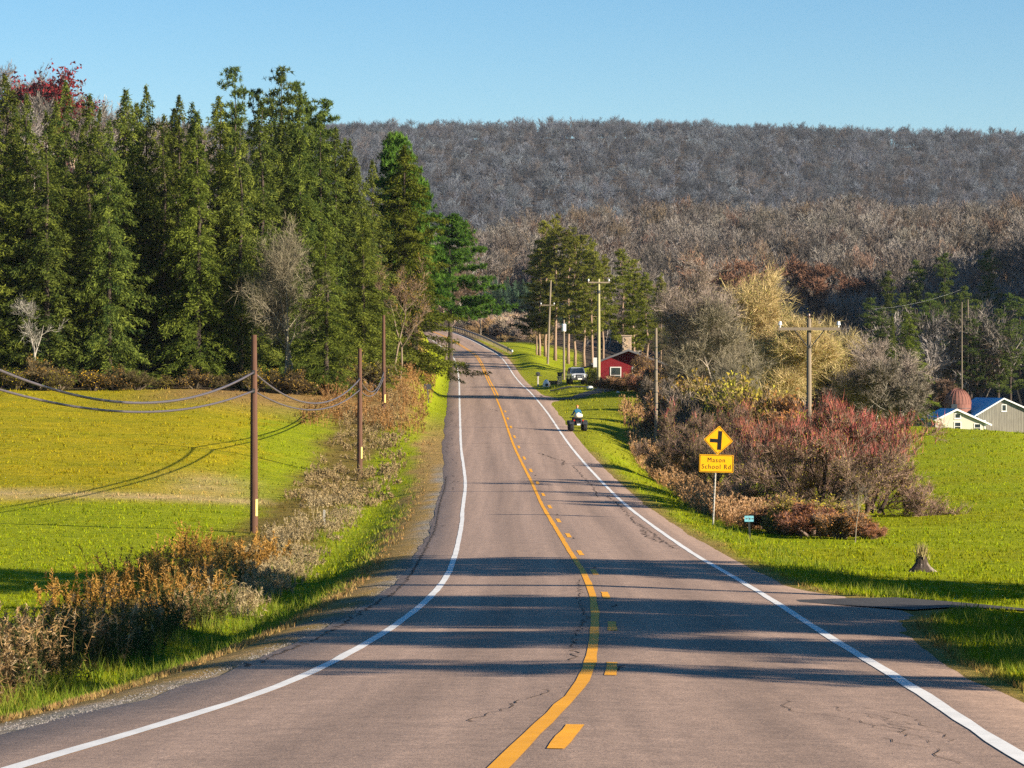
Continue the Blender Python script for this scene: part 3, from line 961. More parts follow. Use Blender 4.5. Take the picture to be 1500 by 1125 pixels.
pine(438, 122, 249, 'white pine tucked right behind the highest rounded plume of the stand', WP[2], 24, 'white pines in the stand', wide=.95)
pine(474, 148, 252, 'white pine with ascending open branches at the right shoulder of the stand', WP[2], 24, 'white pines in the stand', wide=1.15)
pine(378, 130, 248, 'white pine half hidden between the two ragged summits of the stand', WP[0], 24, 'white pines in the stand', wide=.8)
# the big yellow-green spruce at the roadside and its neighbours
V, C = spruce_crown(150, 22.0, R=4.6, nlv=60, z0=.03, dens=54, droop=.36, ca=(0.05, 0.072, 0.010), cb=(0.17, 0.205, 0.030))
BIG = (trunk_mesh('trunk', 21.5, .3, M['bark_dark'], 250), tri_mesh('crown', V, M['needles'], C))
SPR.append(BIG)
spruce(592, 214, 262, 'big yellow green spruce at the roadside end of the stand, above the brown bank', 6, None, 1.3)
pine(574, 196, 268, 'white pine with a round crown top rising out of the big roadside spruce', WP[1], 24, 'white pines in the stand', wide=.95)
pine(606, 230, 272, 'white pine leaning out to the right behind the big roadside spruce', WP[2], 24, 'white pines in the stand', wide=.85)
spruce(512, 206, 252, 'tall dark spruce at the right shoulder of the stand, above the middle wooden pole', 3, None, 1.1)
spruce(545, 236, 256, 'dark narrow spruce left of the big roadside spruce', 1, None, 1.15)
spruce(478, 330, 224, 'grey green spruce in front of the stand, left above the middle wooden pole', 5, None, 1.55)
spruce(532, 318, 236, 'shorter dull green spruce in front of the stand, right above the middle wooden pole', 5, None, 1.5)
spruce(420, 350, 233, 'low dull green spruce in front of the stand, right above the first wooden pole', 4, None, 1.5)
V, C, wood = pine_crown(330, 17.0, 5.4, z0=.36, up=.10, ca=(0.036, 0.088, 0.018), cb=(0.145, 0.25, 0.034), tuft=26, step=.34, prof=lambda t: (1 - t) ** .55)
OVH = (trunk_mesh('trunk', 16.5, .28, M['bark_dark'], 331), tri_mesh('crown', V, M['needles'], C))
BROAD = (OVH[0], OVH[1])
pine(584, 200, 265, 'broad full pine with a domed top at the road end of the stand', BROAD, 17, None, wide=.60)
pine(610, 262, 272, 'broad pine leaning right at the road end of the stand, below the domed one', BROAD, 17, None, wide=.62)
pine(660, 318, 350, 'deep green pine leaning over the road where it bends behind the stand', OVH, 17, None, wide=1.12)

# ------------------------------------------------------------------ red pines around the red house
RP = []
for i in range(4):
    V, C, wood = pine_crown(400 + i, 20.0, 3.3, z0=[.26, .36, .22, .30][i], up=.06, tuft=14, step=.62, lean=(rnd.uniform(-.5, .5), 0), ca=(0.062, 0.082, 0.017), cb=(0.27, 0.275, 0.044))
    sg = [(tuple(a), tuple(b), r0, r1, 1) for a, b, r0, r1 in wood]
    # a few bare dead snags below the crown
    rr = random.Random(420 + i)
    for k in range(10):
        z = rr.uniform(3, 20 * .4); a = rr.uniform(0, 6.28); l = rr.uniform(.5, 1.6)
        sg.append(((0, 0, z), (math.cos(a) * l, math.sin(a) * l, z + rr.uniform(-.2, .3)), .03, .008, 1))
    RP.append((trunk_mesh('trunk', 19.5, .21, M['bark_pine'], 410 + i, .55), tri_mesh('crown', V, M['needles'], C), seg_mesh('branches', sg, M['twigs'], (.14, .10, .075), (0, 9), 4)))
def red_pine(px, top, D, label, v, wide=1.0):
    p = on_ground(px, D)
    s = ((CY - top) / FPX * D - p.z) / 20.0
    r = empty('red_pine_tree', p, rnd.uniform(0, 6.28), (s * wide, s * wide, s))
    tag(r, label, 'pine tree', 'red pines by the red house')
    for n, m in zip(('trunk', 'crown', 'branches'), RP[v]): tag(link(n, m, r), kind='stuff' if n == 'branches' else None)
for px, top, D, lb, v, w in [
    (790, 350, 430, 'leftmost red pine of the grove, behind the leaning crossarm pole', 2, 1.1),
    (799, 322, 436, 'red pine second from left in the grove, behind the leaning pole', 0, 1.1),
    (813, 317, 428, 'tallest red pine at the summit of the grove, with a pale bare trunk', 3, 1.05),
    (832, 330, 425, 'red pine behind the white transformer on its short pole', 1, 1.1),
    (842, 345, 418, 'red pine rising straight behind the parked off-road car', 0, 1.05),
    (856, 342, 412, 'red pine just right of the parked off-road car, its trunk bare halfway up', 2, 1.05),
    (868, 352, 405, 'red pine hidden partly by the tall pole with the wide crossarm', 3, 1.05),
    (884, 372, 415, 'red pine at the right shoulder of the left grove, above the roof slope', 1, 1.0),
    (912, 364, 372, 'red pine rising behind the roof ridge of the red house', 0, 1.15),
    (929, 378, 380, 'red pine above the right slope of the red house roof', 2, 1.15),
    (948, 398, 372, 'red pine right of the red house roof, beside the thin pale pole', 1, 1.15),
    (968, 402, 365, 'lowest red pine at the right end of the grove, behind the thin pale pole', 3, .9)]:
    red_pine(px, top, D, lb, v, w)
# low dark pine bough tree at the left foot of the grove
V, C, wood = pine_crown(440, 7.5, 4.4, z0=.42, up=.12, ca=(0.024, 0.036, 0.012), cb=(0.075, 0.085, 0.022), step=.5)
pine(786, 452, 432, 'low spreading dark pine at the left foot of the grove, over the grass', (trunk_mesh('trunk', 7, .14, M['bark_pine'], 441), tri_mesh('crown', V, M['needles'], C)), 7.5, None, wide=1.1)

# ------------------------------------------------------------------ bare deciduous trees and shrubs
GREY = ((.09, .075, .062), (.23, .195, .155))
BROWN = ((.09, .06, .042), (.22, .15, .105))
def bare(seed, H, per=7, tw=(.8, .05), cols=GREY, wood=(.22, .185, .15), leaves=None, lvmin=2, **kw):
    segs, ends = branch_tree(seed, H, **kw)
    zt = max(s[1][2] for s in segs) + tw[0] * .8
    k = H / zt
    segs = [(tuple(np.array(a) * k), tuple(np.array(b) * k), r0, r1, l) for a, b, r0, r1, l in segs]
    tr = seg_mesh('trunk', segs, M['twigs'], wood, (0, 1), 6)
    V, C = twig_tris(segs, ends, seed + 1, per, tw[0], tw[1], lvmin, ca=cols[0], cb=cols[1])
    sv, sc = seg_soup(segs, (2, 9), np.array(wood) * 1.05, 3)
    cr = tri_mesh('crown', np.concatenate([V, sv]), M['twigs'], np.concatenate([C, sc]))
    parts = [('trunk', tr), ('crown', cr)]
    if leaves:
        frac, size, ca, cb = leaves
        LV, LC = leaf_tris(V, seed + 2, frac, size, ca, cb)
        parts.append(('leaves', tri_mesh('leaves', LV, M['leaves'], LC)))
    return parts
def tree_at(px, top, D, parts, H0, label, cat='bare tree', name='bare_tree', group=None, rz=None, wide=1.0):
    p = on_ground(px, D)
    s = ((CY - top) / FPX * D - p.z) / H0
    r = plant(name, parts, p, label, cat, group, rnd.uniform(0, 6.28) if rz is None else rz, (s * wide, s * wide, s))
    for c in r.children:
        if c.name.split('.')[0] in ('leaves', 'red_shoots'): c['kind'] = 'stuff'
    return r

# left side, before the evergreens
tree_at(424, 305, 226, bare(500, 13, 2, (1.0, .03), ((.13, .11, .075), (.30, .26, .18)), (.24, .21, .155), stems=3, base_spread=.35, kids=(6, 9), trunk_frac=.3), 13, 'pale bare tree with fanned branches before the dark evergreens on the left', 'bare tree', wide=.78)
tree_at(585, 362, 250, bare(503, 12, 3, (.8, .035), BROWN, (.18, .14, .10), (.20, .15, (.20, .14, .03), (.36, .25, .05)), stems=2, base_spread=.45, kids=(4, 6)), 12, 'bare tree with ochre leaves left hanging in front of the big roadside spruce', 'tree', 'ochre_tree', wide=.8)
tree_at(652, 312, 400, bare(506, 17, 4, (1.0, .05), BROWN, (.17, .13, .11), stems=1, kids=(5, 8)), 17, 'thin brown bare tree showing between the big spruce and the leaning pine', 'bare tree')
tree_at(58, 430, 222, bare(507, 7.5, 3, (.7, .025), ((.17, .16, .14), (.3, .28, .24)), (.27, .25, .21), stems=1, kids=(3, 5)), 7.5, 'small whitish dead tree at the left foot of the spruce row', 'bare tree')
US = []
for i in range(4):
    US.append((bare(520 + i, 3.2, 6, (.5, .04), ((.06, .05, .025), (.15, .115, .06)), (.09, .07, .05), (.10, .14, [(.16, .13, .02), (.2, .12, .03), (.1, .1, .02), (.3, .2, .02)][i], [(.4, .33, .03), (.34, .2, .05), (.2, .18, .03), (.55, .4, .03)][i]), stems=7, base_spread=.7, levels=2, kids=(4, 6), lvmin=1)))
und = [(22, 520, 219, 3), (60, 512, 220, 1), (85, 528, 218, 0), (135, 525, 219, 3), (165, 520, 220, 1), (200, 530, 220, 2), (240, 535, 221, 0), (285, 532, 222, 1), (330, 530, 222, 2), (372, 528, 222, 0), (408, 520, 223, 3), (432, 528, 222, 1), (465, 524, 226, 0), (498, 520, 229, 1), (530, 512, 233, 0), (548, 522, 236, 2)]
names = ['yellow leaved', 'russet leaved', 'olive leaved', 'golden leaved']
und = [(px, top + rnd.uniform(0, 18), D, v) for px, top, D, v in und]
for i, (px, top, D, v) in enumerate(und):
    tree_at(px, top, D, US[v], 3.2, 'low bush at the foot of the left evergreens, %s from the left' % ORD[i], 'bush', 'undergrowth_bush', 'bushes under the left stand', wide=rnd.uniform(1.1, 1.6))

# right side: trees behind the hedges
tree_at(1022, 352, 255, bare(540, 15.5, 4, (.85, .03), ((.12, .098, .078), (.29, .245, .195)), (.19, .16, .13), (.03, .09, (.18, .17, .04), (.32, .28, .07)), stems=2, base_spread=.14, kids=(7, 10), trunk_frac=.22, spread=.5), 15.5, 'tall bare roadside tree with fine grey olive twigs, right of the thin pale pole', 'bare tree')
tree_at(992, 478, 262, bare(543, 11, 4, (.8, .03), ((.11, .095, .06), (.26, .22, .14)), (.17, .145, .11), stems=3, base_spread=.25, kids=(5, 8)), 11, 'shorter bare tree between the red pine grove and the tall bare roadside tree', 'bare tree', wide=.8)
tree_at(1068, 430, 250, bare(546, 10, 3, (.9, .028), ((.14, .12, .085), (.32, .28, .20)), (.22, .19, .15), stems=4, base_spread=.45, kids=(6, 9)), 10, 'bare tree with arching pale branches left of the willow', 'bare tree')
tree_at(1150, 382, 285, bare(550, 15, 9, (1.4, .034), ((.26, .205, .09), (.54, .44, .21)), (.075, .06, .045), (.16, .13, (.24, .21, .06), (.42, .36, .12)), stems=3, base_spread=.5, kids=(7, 10), trunk_frac=.25, spread=.62, gnarl=.22), 15, 'round straw yellow willow with dark twisting limbs behind the crossarm pole', 'willow tree', 'willow_tree', wide=1.1)
tree_at(1200, 440, 300, bare(553, 11, 7, (1.2, .034), ((.26, .205, .09), (.54, .44, .21)), (.08, .065, .05), stems=3, base_spread=.5, kids=(6, 9)), 11, 'lower straw yellow willow at the right side of the big round willow', 'willow tree', 'willow_tree', wide=1.1)
tree_at(1282, 482, 290, bare(556, 9, 4, (.7, .028), ((.22, .17, .145), (.44, .36, .31)), (.42, .38, .33), stems=3, base_spread=.28, kids=(7, 10), trunk_frac=.2), 9, 'small pale bare tree with reddish top left of the young spruce', 'bare tree', wide=1.1)
tree_at(1232, 540, 300, bare(559, 6, 6, (.6, .045), GREY, (.2, .18, .15), stems=4, base_spread=.5, kids=(5, 7)), 6, 'low grey bare shrub in the gap beneath the willow', 'bare shrub', 'bare_shrub')
tree_at(1312, 520, 285, bare(560, 6.5, 6, (.6, .045), GREY, (.2, .18, .15), stems=4, base_spread=.5, kids=(5, 7)), 6.5, 'low grey bare shrub before the foot of the young spruce', 'bare shrub', 'bare_shrub')
spruce(1330, 460, 352, 'young light green spruce standing alone in front of the shaded wood', 5, None, 2.0)
spruce(1256, 488, 352, 'small yellowish spruce showing right behind the willow', 5, None, 1.2)
spruce(1307, 462, 372, 'narrow olive spruce directly behind the young light green spruce', 0, None, .9)
tree_at(1388, 566, 412, bare(562, 7.5, 9, (.7, .07), ((.22, .14, .04), (.42, .28, .08)), (.15, .11, .08), (.3, .16, (.28, .17, .03), (.46, .30, .06)), stems=6, base_spread=.65, levels=2, kids=(6, 8), lvmin=1), 7.5, 'golden brown bush left of the domed silo', 'bush', 'golden_bush', wide=1.0)
tree_at(1358, 552, 404, bare(563, 6, 8, (.6, .06), BROWN, (.2, .16, .13), stems=4, base_spread=.6, kids=(5, 7)), 6, 'greyish brown shrub between the young spruce and the golden bush', 'bare shrub', 'bare_shrub', wide=1.2)
# trees on the shaded slope at the right
for px, top, D, lb, w in [(1300, 398, 470, 'dark pine with a thin lit top, leftmost on the shaded slope', 1.0), (1343, 382, 480, 'dark pine in the middle of the shaded slope, left of the highest one', 1.0),
                          (1384, 372, 478, 'highest dark pine on the shaded slope above the barn', 1.15), (1448, 366, 500, 'dark pine with a flat leafy top near the right edge of the photo', 1.2),
                          (1412, 420, 470, 'lower dark pine between the two tallest on the shaded slope', 1.2), (1480, 430, 470, 'dark pine over the barn roof at the right edge', 1.2), (1322, 430, 462, 'lower dark pine squeezed at the left of the shaded slope', 1.1)]:
    pine(px, top, D, lb, WP[len(lb) % 3], 24, 'dark pines on the shaded slope', wide=w * .95)
for i, (px, top, D) in enumerate([(1276, 436, 452), (1292, 452, 446), (1362, 430, 455), (1378, 448, 448), (1400, 452, 442), (1432, 440, 450), (1462, 452, 440), (1494, 436, 448), (1340, 460, 440), (1422, 466, 436), (1480, 470, 434)]):
    pine(px, top, D, 'lower dark pine in the shaded wood behind the barn, %s from the left' % ORD[i], WP[i % 3], 24, 'dark pines on the shaded slope', wide=1.5)


# hedge of brown shrubs before the red house and thickets along the right verge
HS = [bare(600 + i, 2.6, 8, (.42, .035), c, w, l, stems=9, base_spread=.85, levels=2, kids=(5, 7), lvmin=1) for i, (c, w, l) in enumerate([
    (((.15, .08, .055), (.34, .20, .13)), (.12, .09, .075), (.12, .12, (.26, .12, .04), (.42, .22, .07))),
    (((.10, .08, .065), (.26, .21, .17)), (.15, .125, .11), None),
    (((.14, .10, .05), (.32, .24, .12)), (.14, .11, .08), (.2, .12, (.2, .17, .03), (.42, .34, .05))),
    (((.13, .09, .06), (.32, .22, .15)), (.12, .09, .07), (.2, .11, (.30, .15, .04), (.45, .27, .08)))])]
tree_at(954, 514, 274, bare(620, 4.5, 3, (.5, .026), BROWN, (.14, .11, .085), (.08, .12, (.28, .15, .04), (.45, .25, .07)), stems=4, base_spread=.5, kids=(5, 7)), 4.5, 'small bare tree with a few orange leaves before the right half of the red house', 'bare tree')
hedge = [(892, 548, 276, 0), (905, 545, 272, 3), (918, 548, 268, 0), (932, 540, 270, 3), (946, 545, 265, 1), (958, 538, 262, 0), (972, 536, 258, 1), (986, 532, 256, 0), (1000, 540, 250, 3), (1014, 534, 252, 1)]
for i, (px, top, D, v) in enumerate(hedge):
    tree_at(px, top, D, HS[v], 2.6, 'brown twiggy shrub of the hedge before the red house, %s from the left' % ORD[i], 'shrub', 'hedge_shrub', 'hedge before the red house', wide=1.25)
thick = [(968, 548, 228, 1), (985, 555, 215, 1), (1003, 556, 206, 0), (1020, 560, 198, 1), (1036, 548, 205, 2), (1056, 545, 200, 2), (1076, 552, 196, 2), (1096, 560, 190, 2), (1118, 565, 192, 3), (1140, 572, 188, 0)]
for i, (px, top, D, v) in enumerate(thick):
    tree_at(px, top, D, HS[v], 2.6, 'tangled shrub in the thicket right of the lawn, %s from the left' % ORD[i], 'shrub', 'thicket_shrub', 'thicket right of the lawn', wide=.8)
# the old spreading apple-like shrub with red shoots behind the sign
def red_shrub(seed, H, red=.6, **kw):
    segs, ends = branch_tree(seed, H, **kw)
    zt = max(s[1][2] for s in segs)
    k = H / zt
    segs = [(tuple(np.array(a) * k), tuple(np.array(b) * k), r0, r1, l) for a, b, r0, r1, l in segs]
    tr = seg_mesh('limbs', segs, M['twigs'], (.055, .038, .034), (0, 1), 6)
    V, C = twig_tris(segs, ends, seed + 1, 7, .5, .019, 1, .9, (.10, .070, .056), (.31, .205, .155))
    sv, sc = seg_soup(segs, (2, 9), (.085, .06, .055), 3)
    # young red shoots stand on the sunny top of the crown
    r = np.random.default_rng(seed + 5)
    t3 = V.reshape(-1, 3, 3)
    zc = t3[:, 2, 2]
    pick = (zc > H * .50) & (r.random(len(zc)) < red * .36 * np.clip((zc / H - .45) / .35, 0, 1))
    P = t3[pick][:, 2]
    A = unit(r.normal(0, .28, (len(P), 3)) + np.array([0, 0, 1.0]))
    RV = tris(P, A, perp(A, r), r.uniform(.2, .65, len(P)), r.uniform(.014, .03, len(P)))
    RC = rep3(lerpc((.19, .06, .045), (.46, .15, .115), r.uniform(0, 1, len(P))))
    LV, LC = leaf_tris(V, seed + 7, .12, .07, (.12, .12, .02), (.34, .27, .05))
    return [('limbs', tr), ('twigs', tri_mesh('twigs', np.concatenate([V, sv]), M['twigs'], np.concatenate([C, sc]))), ('red_shoots', tri_mesh('red_shoots', RV, M['twigs'], RC)), ('leaves', tri_mesh('leaves', LV, M['leaves'], LC))]
kwS = dict(stems=6, base_spread=1.05, levels=3, kids=(4, 6), trunk_frac=.2, r0=.14, gnarl=.26, up=.45)
tree_at(1190, 592, 119, red_shrub(700, 5.4, .8, **kwS), 5.4, 'wide old shrub with black limbs and red shoots on top around the crossarm pole', 'shrub', 'red_shrub', wide=1.15, rz=.5)
tree_at(1275, 612, 122, red_shrub(702, 4.8, .55, **kwS), 4.8, 'spreading shrub with long bare boughs reaching over the field on the right', 'shrub', 'red_shrub', wide=1.25, rz=2.2)
tree_at(1112, 598, 128, red_shrub(704, 5.2, .6, **kwS), 5.2, 'shrub with red shoots just right of the yellow sign', 'shrub', 'red_shrub', wide=.95, rz=4.0)
tree_at(1055, 590, 140, red_shrub(706, 5.2, .06, **kwS), 5.2, 'dark tangled leafless shrub straight behind the yellow sign', 'shrub', 'bare_shrub', wide=.85, rz=1.0)
tree_at(1008, 605, 158, red_shrub(708, 5.0, .0, **kwS), 5.0, 'dark tangled leafless shrub left of the yellow sign', 'shrub', 'bare_shrub', wide=.9, rz=1.9)
tree_at(1235, 598, 135, red_shrub(710, 5.2, .8, **kwS), 5.2, 'shrub with dense red shoots right of the crossarm pole, behind the boughs', 'shrub', 'red_shrub', wide=1.0, rz=3.1)
low = [(1112, 742, 110, 1), (1136, 730, 107, 0), (1160, 724, 105, 2), (1186, 732, 103, 0), (1208, 728, 105, 2), (1230, 740, 101, 3), (1252, 748, 103, 0), (1274, 764, 100, 0)]
for i, (px, top, D, v) in enumerate(low):
    tree_at(px, top, D, HS[v], 2.6, 'low brown bush under the red shoot shrubs, %s' % '%s right of the sign post' % ORD[i], 'bush', 'low_bush', 'low bushes under the red shoot shrubs', wide=rnd.uniform(1.15, 1.6))
tree_at(1252, 690, 96, bare(730, 3.3, 5, (.35, .012), GREY, (.26, .22, .17), stems=1, kids=(3, 5), levels=2, r0=.035, trunk_frac=.4), 3.3, 'slender grey sapling in front of the spreading bare boughs', 'sapling', 'sapling', wide=.9)

# ------------------------------------------------------------------ plantation of young firs in the valley
V, C = spruce_crown(800, 9.0, R=1.9, nlv=26, z0=.05, dens=20, droop=.2, ca=(0.05, 0.10, 0.06), cb=(0.12, 0.19, 0.11))
PL = (trunk_mesh('trunk', 8.5, .1, M['bark_dark'], 801, n=5, sides=5), tri_mesh('crown', V, M['needles'], C))
k = 0
for row in range(4):
    for ci, px in enumerate(np.arange(712, 830, 9.5)):
        D = 660 + row * 16 + rnd.uniform(-3, 3)
        p = on_ground(px + rnd.uniform(-3, 3) + row * 2, D)
        s = rnd.uniform(.85, 1.15) * (8.6 / 9)
        r = empty('young_fir_tree', p, rnd.uniform(0, 6.28), (s * 1.1, s * 1.1, s))
        tag(r, 'blue green fir beyond the bend, %s from left in the plantation %s' % (ORD[ci], ['front row', 'second row', 'third row', 'back row'][row]), 'fir tree', 'firs of the plantation')
        link('trunk', PL[0], r); link('crown', PL[1], r)

# ------------------------------------------------------------------ woods on the hills
FT = []; FR = []
for i in range(6):
    segs, ends = branch_tree(900 + i, 17, stems=1 if i < 4 else 2, base_spread=.18, levels=2, kids=(7, 9), trunk_frac=.38, r0=.20, spread=.5, up=.5)
    zt = max(s[1][2] for s in segs) + .8
    segs = [(tuple(np.array(a) * 17 / zt), tuple(np.array(b) * 17 / zt), r0, r1, l) for a, b, r0, r1, l in segs]
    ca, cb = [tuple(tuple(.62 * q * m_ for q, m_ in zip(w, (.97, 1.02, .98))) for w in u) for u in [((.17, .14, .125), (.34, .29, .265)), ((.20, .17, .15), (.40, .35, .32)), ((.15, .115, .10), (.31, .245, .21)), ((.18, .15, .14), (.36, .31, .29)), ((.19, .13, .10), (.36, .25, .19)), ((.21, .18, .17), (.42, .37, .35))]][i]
    V, C = twig_tris(segs, ends, 910 + i, 5, 1.15, .10, 1, .5, ca, cb)
    sv, sc = seg_soup(segs, (0, 1), np.array(cb) * 1.15, 3, 1.0)
    FT.append(tri_mesh('bare_tree', np.concatenate([V, sv]), M['far_twigs'], np.concatenate([C, sc])))
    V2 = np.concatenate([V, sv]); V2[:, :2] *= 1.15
    FR.append(tri_mesh('bare_tree', V2, M['far_twigs'], np.concatenate([C, sc]) * np.array((.60, .74, .98))))  # haze of distance painted in: bluer, darker colour for the far ridge trees
# russet oak that keeps its leaves
segs, ends = branch_tree(930, 16, levels=2, kids=(7, 9), trunk_frac=.35, spread=.6)
zt = max(s[1][2] for s in segs) + .8
segs = [(tuple(np.array(a) * 16 / zt), tuple(np.array(b) * 16 / zt), r0, r1, l) for a, b, r0, r1, l in segs]
V, C = twig_tris(segs, ends, 931, 5, 1.1, .09, 1)
LV, LC = leaf_tris(V, 932, .9, .55, (.10, .018, .014), (.27, .055, .035), .3)
OAK = [('trunk', seg_mesh('trunk', segs, M['twigs'], (.15, .12, .1), (0, 1), 5)), ('crown', tri_mesh('crown', np.concatenate([V, LV]), M['leaves'], np.concatenate([C, LC])))]
for px, top, D, lb in [(47, 86, 560, 'dark red oak crown on the skyline above the left spruces'), (82, 95, 566, 'smaller dark red oak crown right beside the bigger one on the skyline')]:
    tree_at(px, top, D, OAK, 16, lb, 'oak tree', 'red_oak_tree', wide=1.0)
for px, top, D, lb in [(1085, 362, 600, 'russet tree crown on the hill right above the willow'), (1215, 372, 620, 'brownish red tree crown on the hill between the willow and the dark pines')]:
    tree_at(px, top, D, bare(940 + px, 15, 6, (1.0, .09), ((.13, .065, .045), (.25, .135, .095)), (.16, .12, .1), stems=2, base_spread=.3, kids=(6, 8)), 15, lb, 'tree', 'russet_tree', wide=1.2)

wr = random.Random(77)
indiv = []
def ok_wood(px, D):
    x = (px - CX) / FPX * D
    if D < 640 and abs(x - float(road_x(min(D, 620)))) < 16: return False
    if 690 < px < 850 and D < 735: return False
    if px < 620 and D < 300: return False
    return True
n_ind = 0
while n_ind < 150:      # the nearest trees of the wooded hill, each its own object
    px = wr.uniform(690, 1540); D = wr.uniform(430, 640)
    if px < 1240 and D < 520 and px < 900: continue
    if not ok_wood(px, D): continue
    p = on_ground(px, D, -.2)
    s = wr.uniform(.72, 1.12)
    if px < 1240: s *= .85
    o = link('bare_tree', FT[n_ind % 6])
    o.location = p; o.rotation_euler = (0, 0, wr.uniform(0, 6.28)); o.scale = (s * 1.05, s * 1.05, s)
    adj = ['grey brown', 'pale grey', 'brown', 'lilac grey', 'russet brown', 'forked pale'][n_ind % 6]
    where = 'above the red pine grove' if px < 950 else ('above the roadside trees' if px < 1080 else ('above the willow' if px < 1240 else ('among the dark pines' if px < 1390 else 'over the silo and barn')))
    tag(o, '%s bare tree in the lower wood, %s, %s' % (adj, where, 'nearer' if D < 520 else ('halfway up' if D < 580 else 'higher up')), 'bare tree', 'bare trees of the lower hillside wood')
    if n_ind < 6: indiv.append(o)
    n_ind += 1
n_l = 0
while n_l < 100:
    px = wr.uniform(-60, 330); D = wr.uniform(500, 720)
    p = on_ground(px, D, -.2); s = wr.uniform(.8, 1.1)
    o = link('bare_tree', FT[n_l % 6]); o.location = p; o.rotation_euler = (0, 0, wr.uniform(0, 6.28)); o.scale = (s, s, s)
    tag(o, '%s bare tree at hill %s behind the left stand, %s' % (['grey brown', 'pale grey', 'brown', 'lilac grey', 'russet brown', 'forked pale'][n_l % 6], 'foot' if D < 570 else ('middle' if D < 640 else 'top'), 'near the left edge' if px < 120 else 'nearer the ragged summits'), 'bare tree', 'bare trees on the hill behind the left stand')
    n_l += 1

def wood_stuff(name, pts, scales, src):
    """a far wood as one object: a tree instanced on each vertex"""
    me = bpy.data.meshes.new(name)
    me.from_pydata([tuple(p) for p in pts], [], [])
    a = me.attributes.new('size', 'FLOAT', 'POINT'); a.data.foreach_set('value', np.array(scales, np.float32))
    r = np.random.default_rng(4)
    a = me.attributes.new('turn', 'FLOAT', 'POINT'); a.data.foreach_set('value', r.uniform(0, 6.28, len(pts)).astype(np.float32))
    a = me.attributes.new('pick', 'INT', 'POINT'); a.data.foreach_set('value', r.integers(0, len(src), len(pts)).astype(np.int32))
    o = link(name, me)
    ng = bpy.data.node_groups.new(name, 'GeometryNodeTree')
    ng.interface.new_socket('Geometry', in_out='INPUT', socket_type='NodeSocketGeometry')
    ng.interface.new_socket('Geometry', in_out='OUTPUT', socket_type='NodeSocketGeometry')
    gi = ng.nodes.new('NodeGroupInput'); go = ng.nodes.new('NodeGroupOutput')
    iop = ng.nodes.new('GeometryNodeInstanceOnPoints')
    iop.inputs['Pick Instance'].default_value = True
    g2i = ng.nodes.new('GeometryNodeGeometryToInstance')
    for s in reversed(src):
        oi = ng.nodes.new('GeometryNodeObjectInfo'); oi.transform_space = 'ORIGINAL'
        oi.inputs['Object'].default_value = s; oi.inputs['As Instance'].default_value = False
        ng.links.new(oi.outputs['Geometry'], g2i.inputs[0])
    def na(nm, dt):
        n = ng.nodes.new('GeometryNodeInputNamedAttribute'); n.data_type = dt; n.inputs['Name'].default_value = nm
        return n.outputs['Attribute']
    ng.links.new(gi.outputs[0], iop.inputs['Points'])
    ng.links.new(g2i.outputs[0], iop.inputs['Instance'])
    ng.links.new(na('pick', 'INT'), iop.inputs['Instance Index'])
    cx = ng.nodes.new('ShaderNodeCombineXYZ'); ng.links.new(na('turn', 'FLOAT'), cx.inputs['Z'])
    ng.links.new(cx.outputs[0], iop.inputs['Rotation'])
    ng.links.new(na('size', 'FLOAT'), iop.inputs['Scale'])
    ng.links.new(iop.outputs[0], go.inputs[0])
    md = o.modifiers.new('wood', 'NODES'); md.node_group = ng
    return tag(o, kind='stuff')
def scatter(n, pxr, Dr, seed, smin=.75, smax=1.2, f=None):
    r = np.random.default_rng(seed)
    D = np.sqrt(r.uniform(Dr[0] ** 2, Dr[1] ** 2, n)); px = r.uniform(*pxr, n)
    k = np.array([ok_wood(a, b) for a, b in zip(px, D)])
    if f is not None: k &= f(px, D)
    D, px = D[k], px[k]
    x = (px - CX) / FPX * D
    return np.stack([x, D, ground_z(x, D) - .2], 1), r.uniform(smin, smax, len(D))
P1, S1 = scatter(1500, (640, 1900), (640, 1000), 1)
P2, S2 = scatter(500, (-250, 640), (720, 1000), 2)
tag(wood_stuff('hillside_wood', np.concatenate([P1, P2]), np.concatenate([S1, S2]), indiv), 'bare grey brown wood covering the nearer hillside across the valley', 'wood')
P3, S3 = scatter(7000, (-300, 1800), (1450, 2720), 3, .7, 1.3)
P4, S4 = scatter(900, (-300, 1800), (2480, 2680), 6, .75, 1.15)
P3 = np.concatenate([P3, P4]); S3 = np.concatenate([S3, S4])
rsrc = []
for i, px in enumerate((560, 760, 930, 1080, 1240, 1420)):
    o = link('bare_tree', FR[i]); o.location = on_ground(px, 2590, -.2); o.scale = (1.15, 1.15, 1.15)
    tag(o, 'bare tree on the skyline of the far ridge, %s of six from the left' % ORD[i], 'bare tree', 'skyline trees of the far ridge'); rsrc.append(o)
tag(wood_stuff('ridge_wood', P3, S3, rsrc), 'bare lilac grey wood covering the long far ridge', 'wood')
